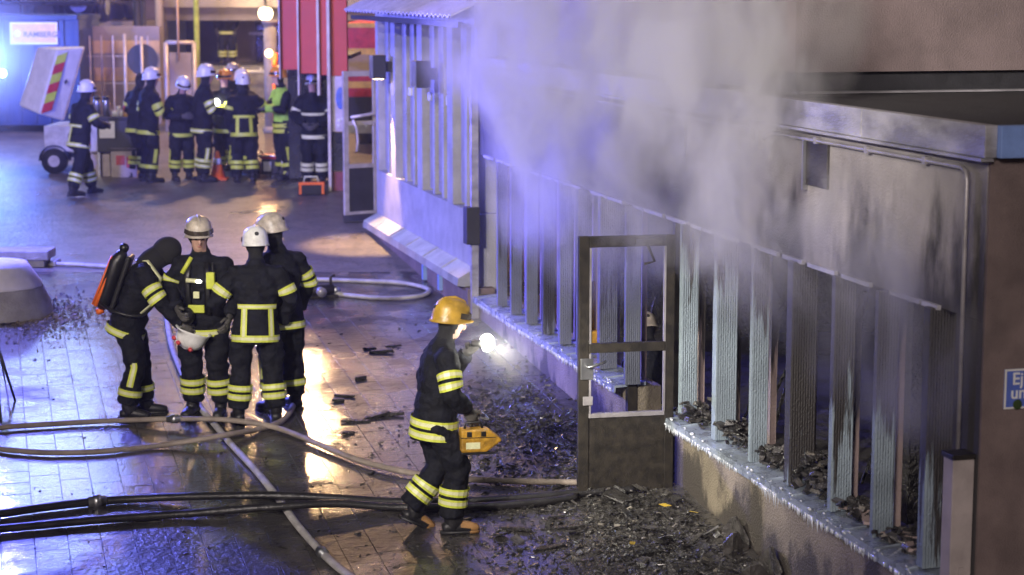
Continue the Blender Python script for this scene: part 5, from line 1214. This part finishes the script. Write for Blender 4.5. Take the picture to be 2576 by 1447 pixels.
# closed hull following the billows
hull = MB()
for p, r, wt in blobs: hull.ball(p, r*1.12+.35, 14, 10)
raw = bpy.data.meshes.new('smoke'); raw.from_pydata(hull.v, [], hull.f)
o = bpy.data.objects.new('smoke_tmp', raw); col.objects.link(o); md = o.modifiers.new('r', 'REMESH'); md.mode = 'VOXEL'; md.voxel_size = .28
dg = bpy.context.evaluated_depsgraph_get(); me = bpy.data.meshes.new_from_object(o.evaluated_get(dg)); bpy.data.objects.remove(o)
me.materials.clear(); me.materials.append(sm_m); me.name = 'smoke'
smoke = bpy.data.objects.new('smoke', me); col.objects.link(smoke); tag(smoke, 'thick pale smoke pouring from the burnt windows and drifting left over the roof', 'smoke', k='stuff')

# thin drifting haze over the whole place
hz = MB().b2((-70, -12, -4.5), (70, 66, 17.5)).build('haze', 'dark'); kind(hz, 'stuff'); hz['label'] = 'thin smoky haze hanging over the whole plaza'
hm = bpy.data.materials.new('haze_volume'); hm.use_nodes = True; t = hm.node_tree
for n in list(t.nodes):
    if n.type != 'OUTPUT_MATERIAL': t.nodes.remove(n)
pv = t.nodes.new('ShaderNodeVolumePrincipled'); pv.inputs['Color'].default_value = (.9, .9, .92, 1); pv.inputs['Density'].default_value = .0014; pv.inputs['Anisotropy'].default_value = .3
t.links.new(pv.outputs[0], [n for n in t.nodes if n.type == 'OUTPUT_MATERIAL'][0].inputs['Volume'])
hz.data.materials.clear(); hz.data.materials.append(hm)

# added puff imitating the lamp glare round the torch
tw = W_o.matrix_basis @ tp
mm = bpy.data.materials.new('glow_puff_volume'); mm.use_nodes = True; t = mm.node_tree
for n in list(t.nodes):
    if n.type != 'OUTPUT_MATERIAL': t.nodes.remove(n)
pv = t.nodes.new('ShaderNodeVolumePrincipled'); pv.inputs['Color'].default_value = (.95, .95, .93, 1); pv.inputs['Anisotropy'].default_value = .2
tc = t.nodes.new('ShaderNodeTexCoord'); ln = t.nodes.new('ShaderNodeVectorMath'); ln.operation = 'LENGTH'; t.links.new(tc.outputs['Object'], ln.inputs[0])
mr = t.nodes.new('ShaderNodeMapRange'); mr.interpolation_type = 'SMOOTHSTEP'; mr.inputs[1].default_value = .62; mr.inputs[2].default_value = .0; mr.inputs[4].default_value = .16; t.links.new(ln.outputs['Value'], mr.inputs[0]); t.links.new(mr.outputs[0], pv.inputs['Density'])
t.links.new(pv.outputs[0], [n for n in t.nodes if n.type == 'OUTPUT_MATERIAL'][0].inputs['Volume'])
ms = MB().ball((0, 0, 0), .65, 20, 14).build('glow_puff', mm, smooth=True); ms.location = tw; tag(ms, 'puff of drifting mist glowing around the firefighter\'s torch', 'glow_puff', k='stuff')

mb_ = mm.copy(); mb_.name = 'beacon_glow_volume'  # second added puff, imitating the beacon's halo
for n in mb_.node_tree.nodes:
    if n.type == 'MAP_RANGE': n.inputs[1].default_value = 1.9; n.inputs[4].default_value = .22
mz = MB().ball((0, 0, 0), 1.95, 20, 14).build('glow_puff', mb_, smooth=True); mz.location = (-9.95, 37.4, 2.75); tag(mz, 'added puff imitating the blue halo around the beacon at the left edge', 'glow_puff', k='stuff')
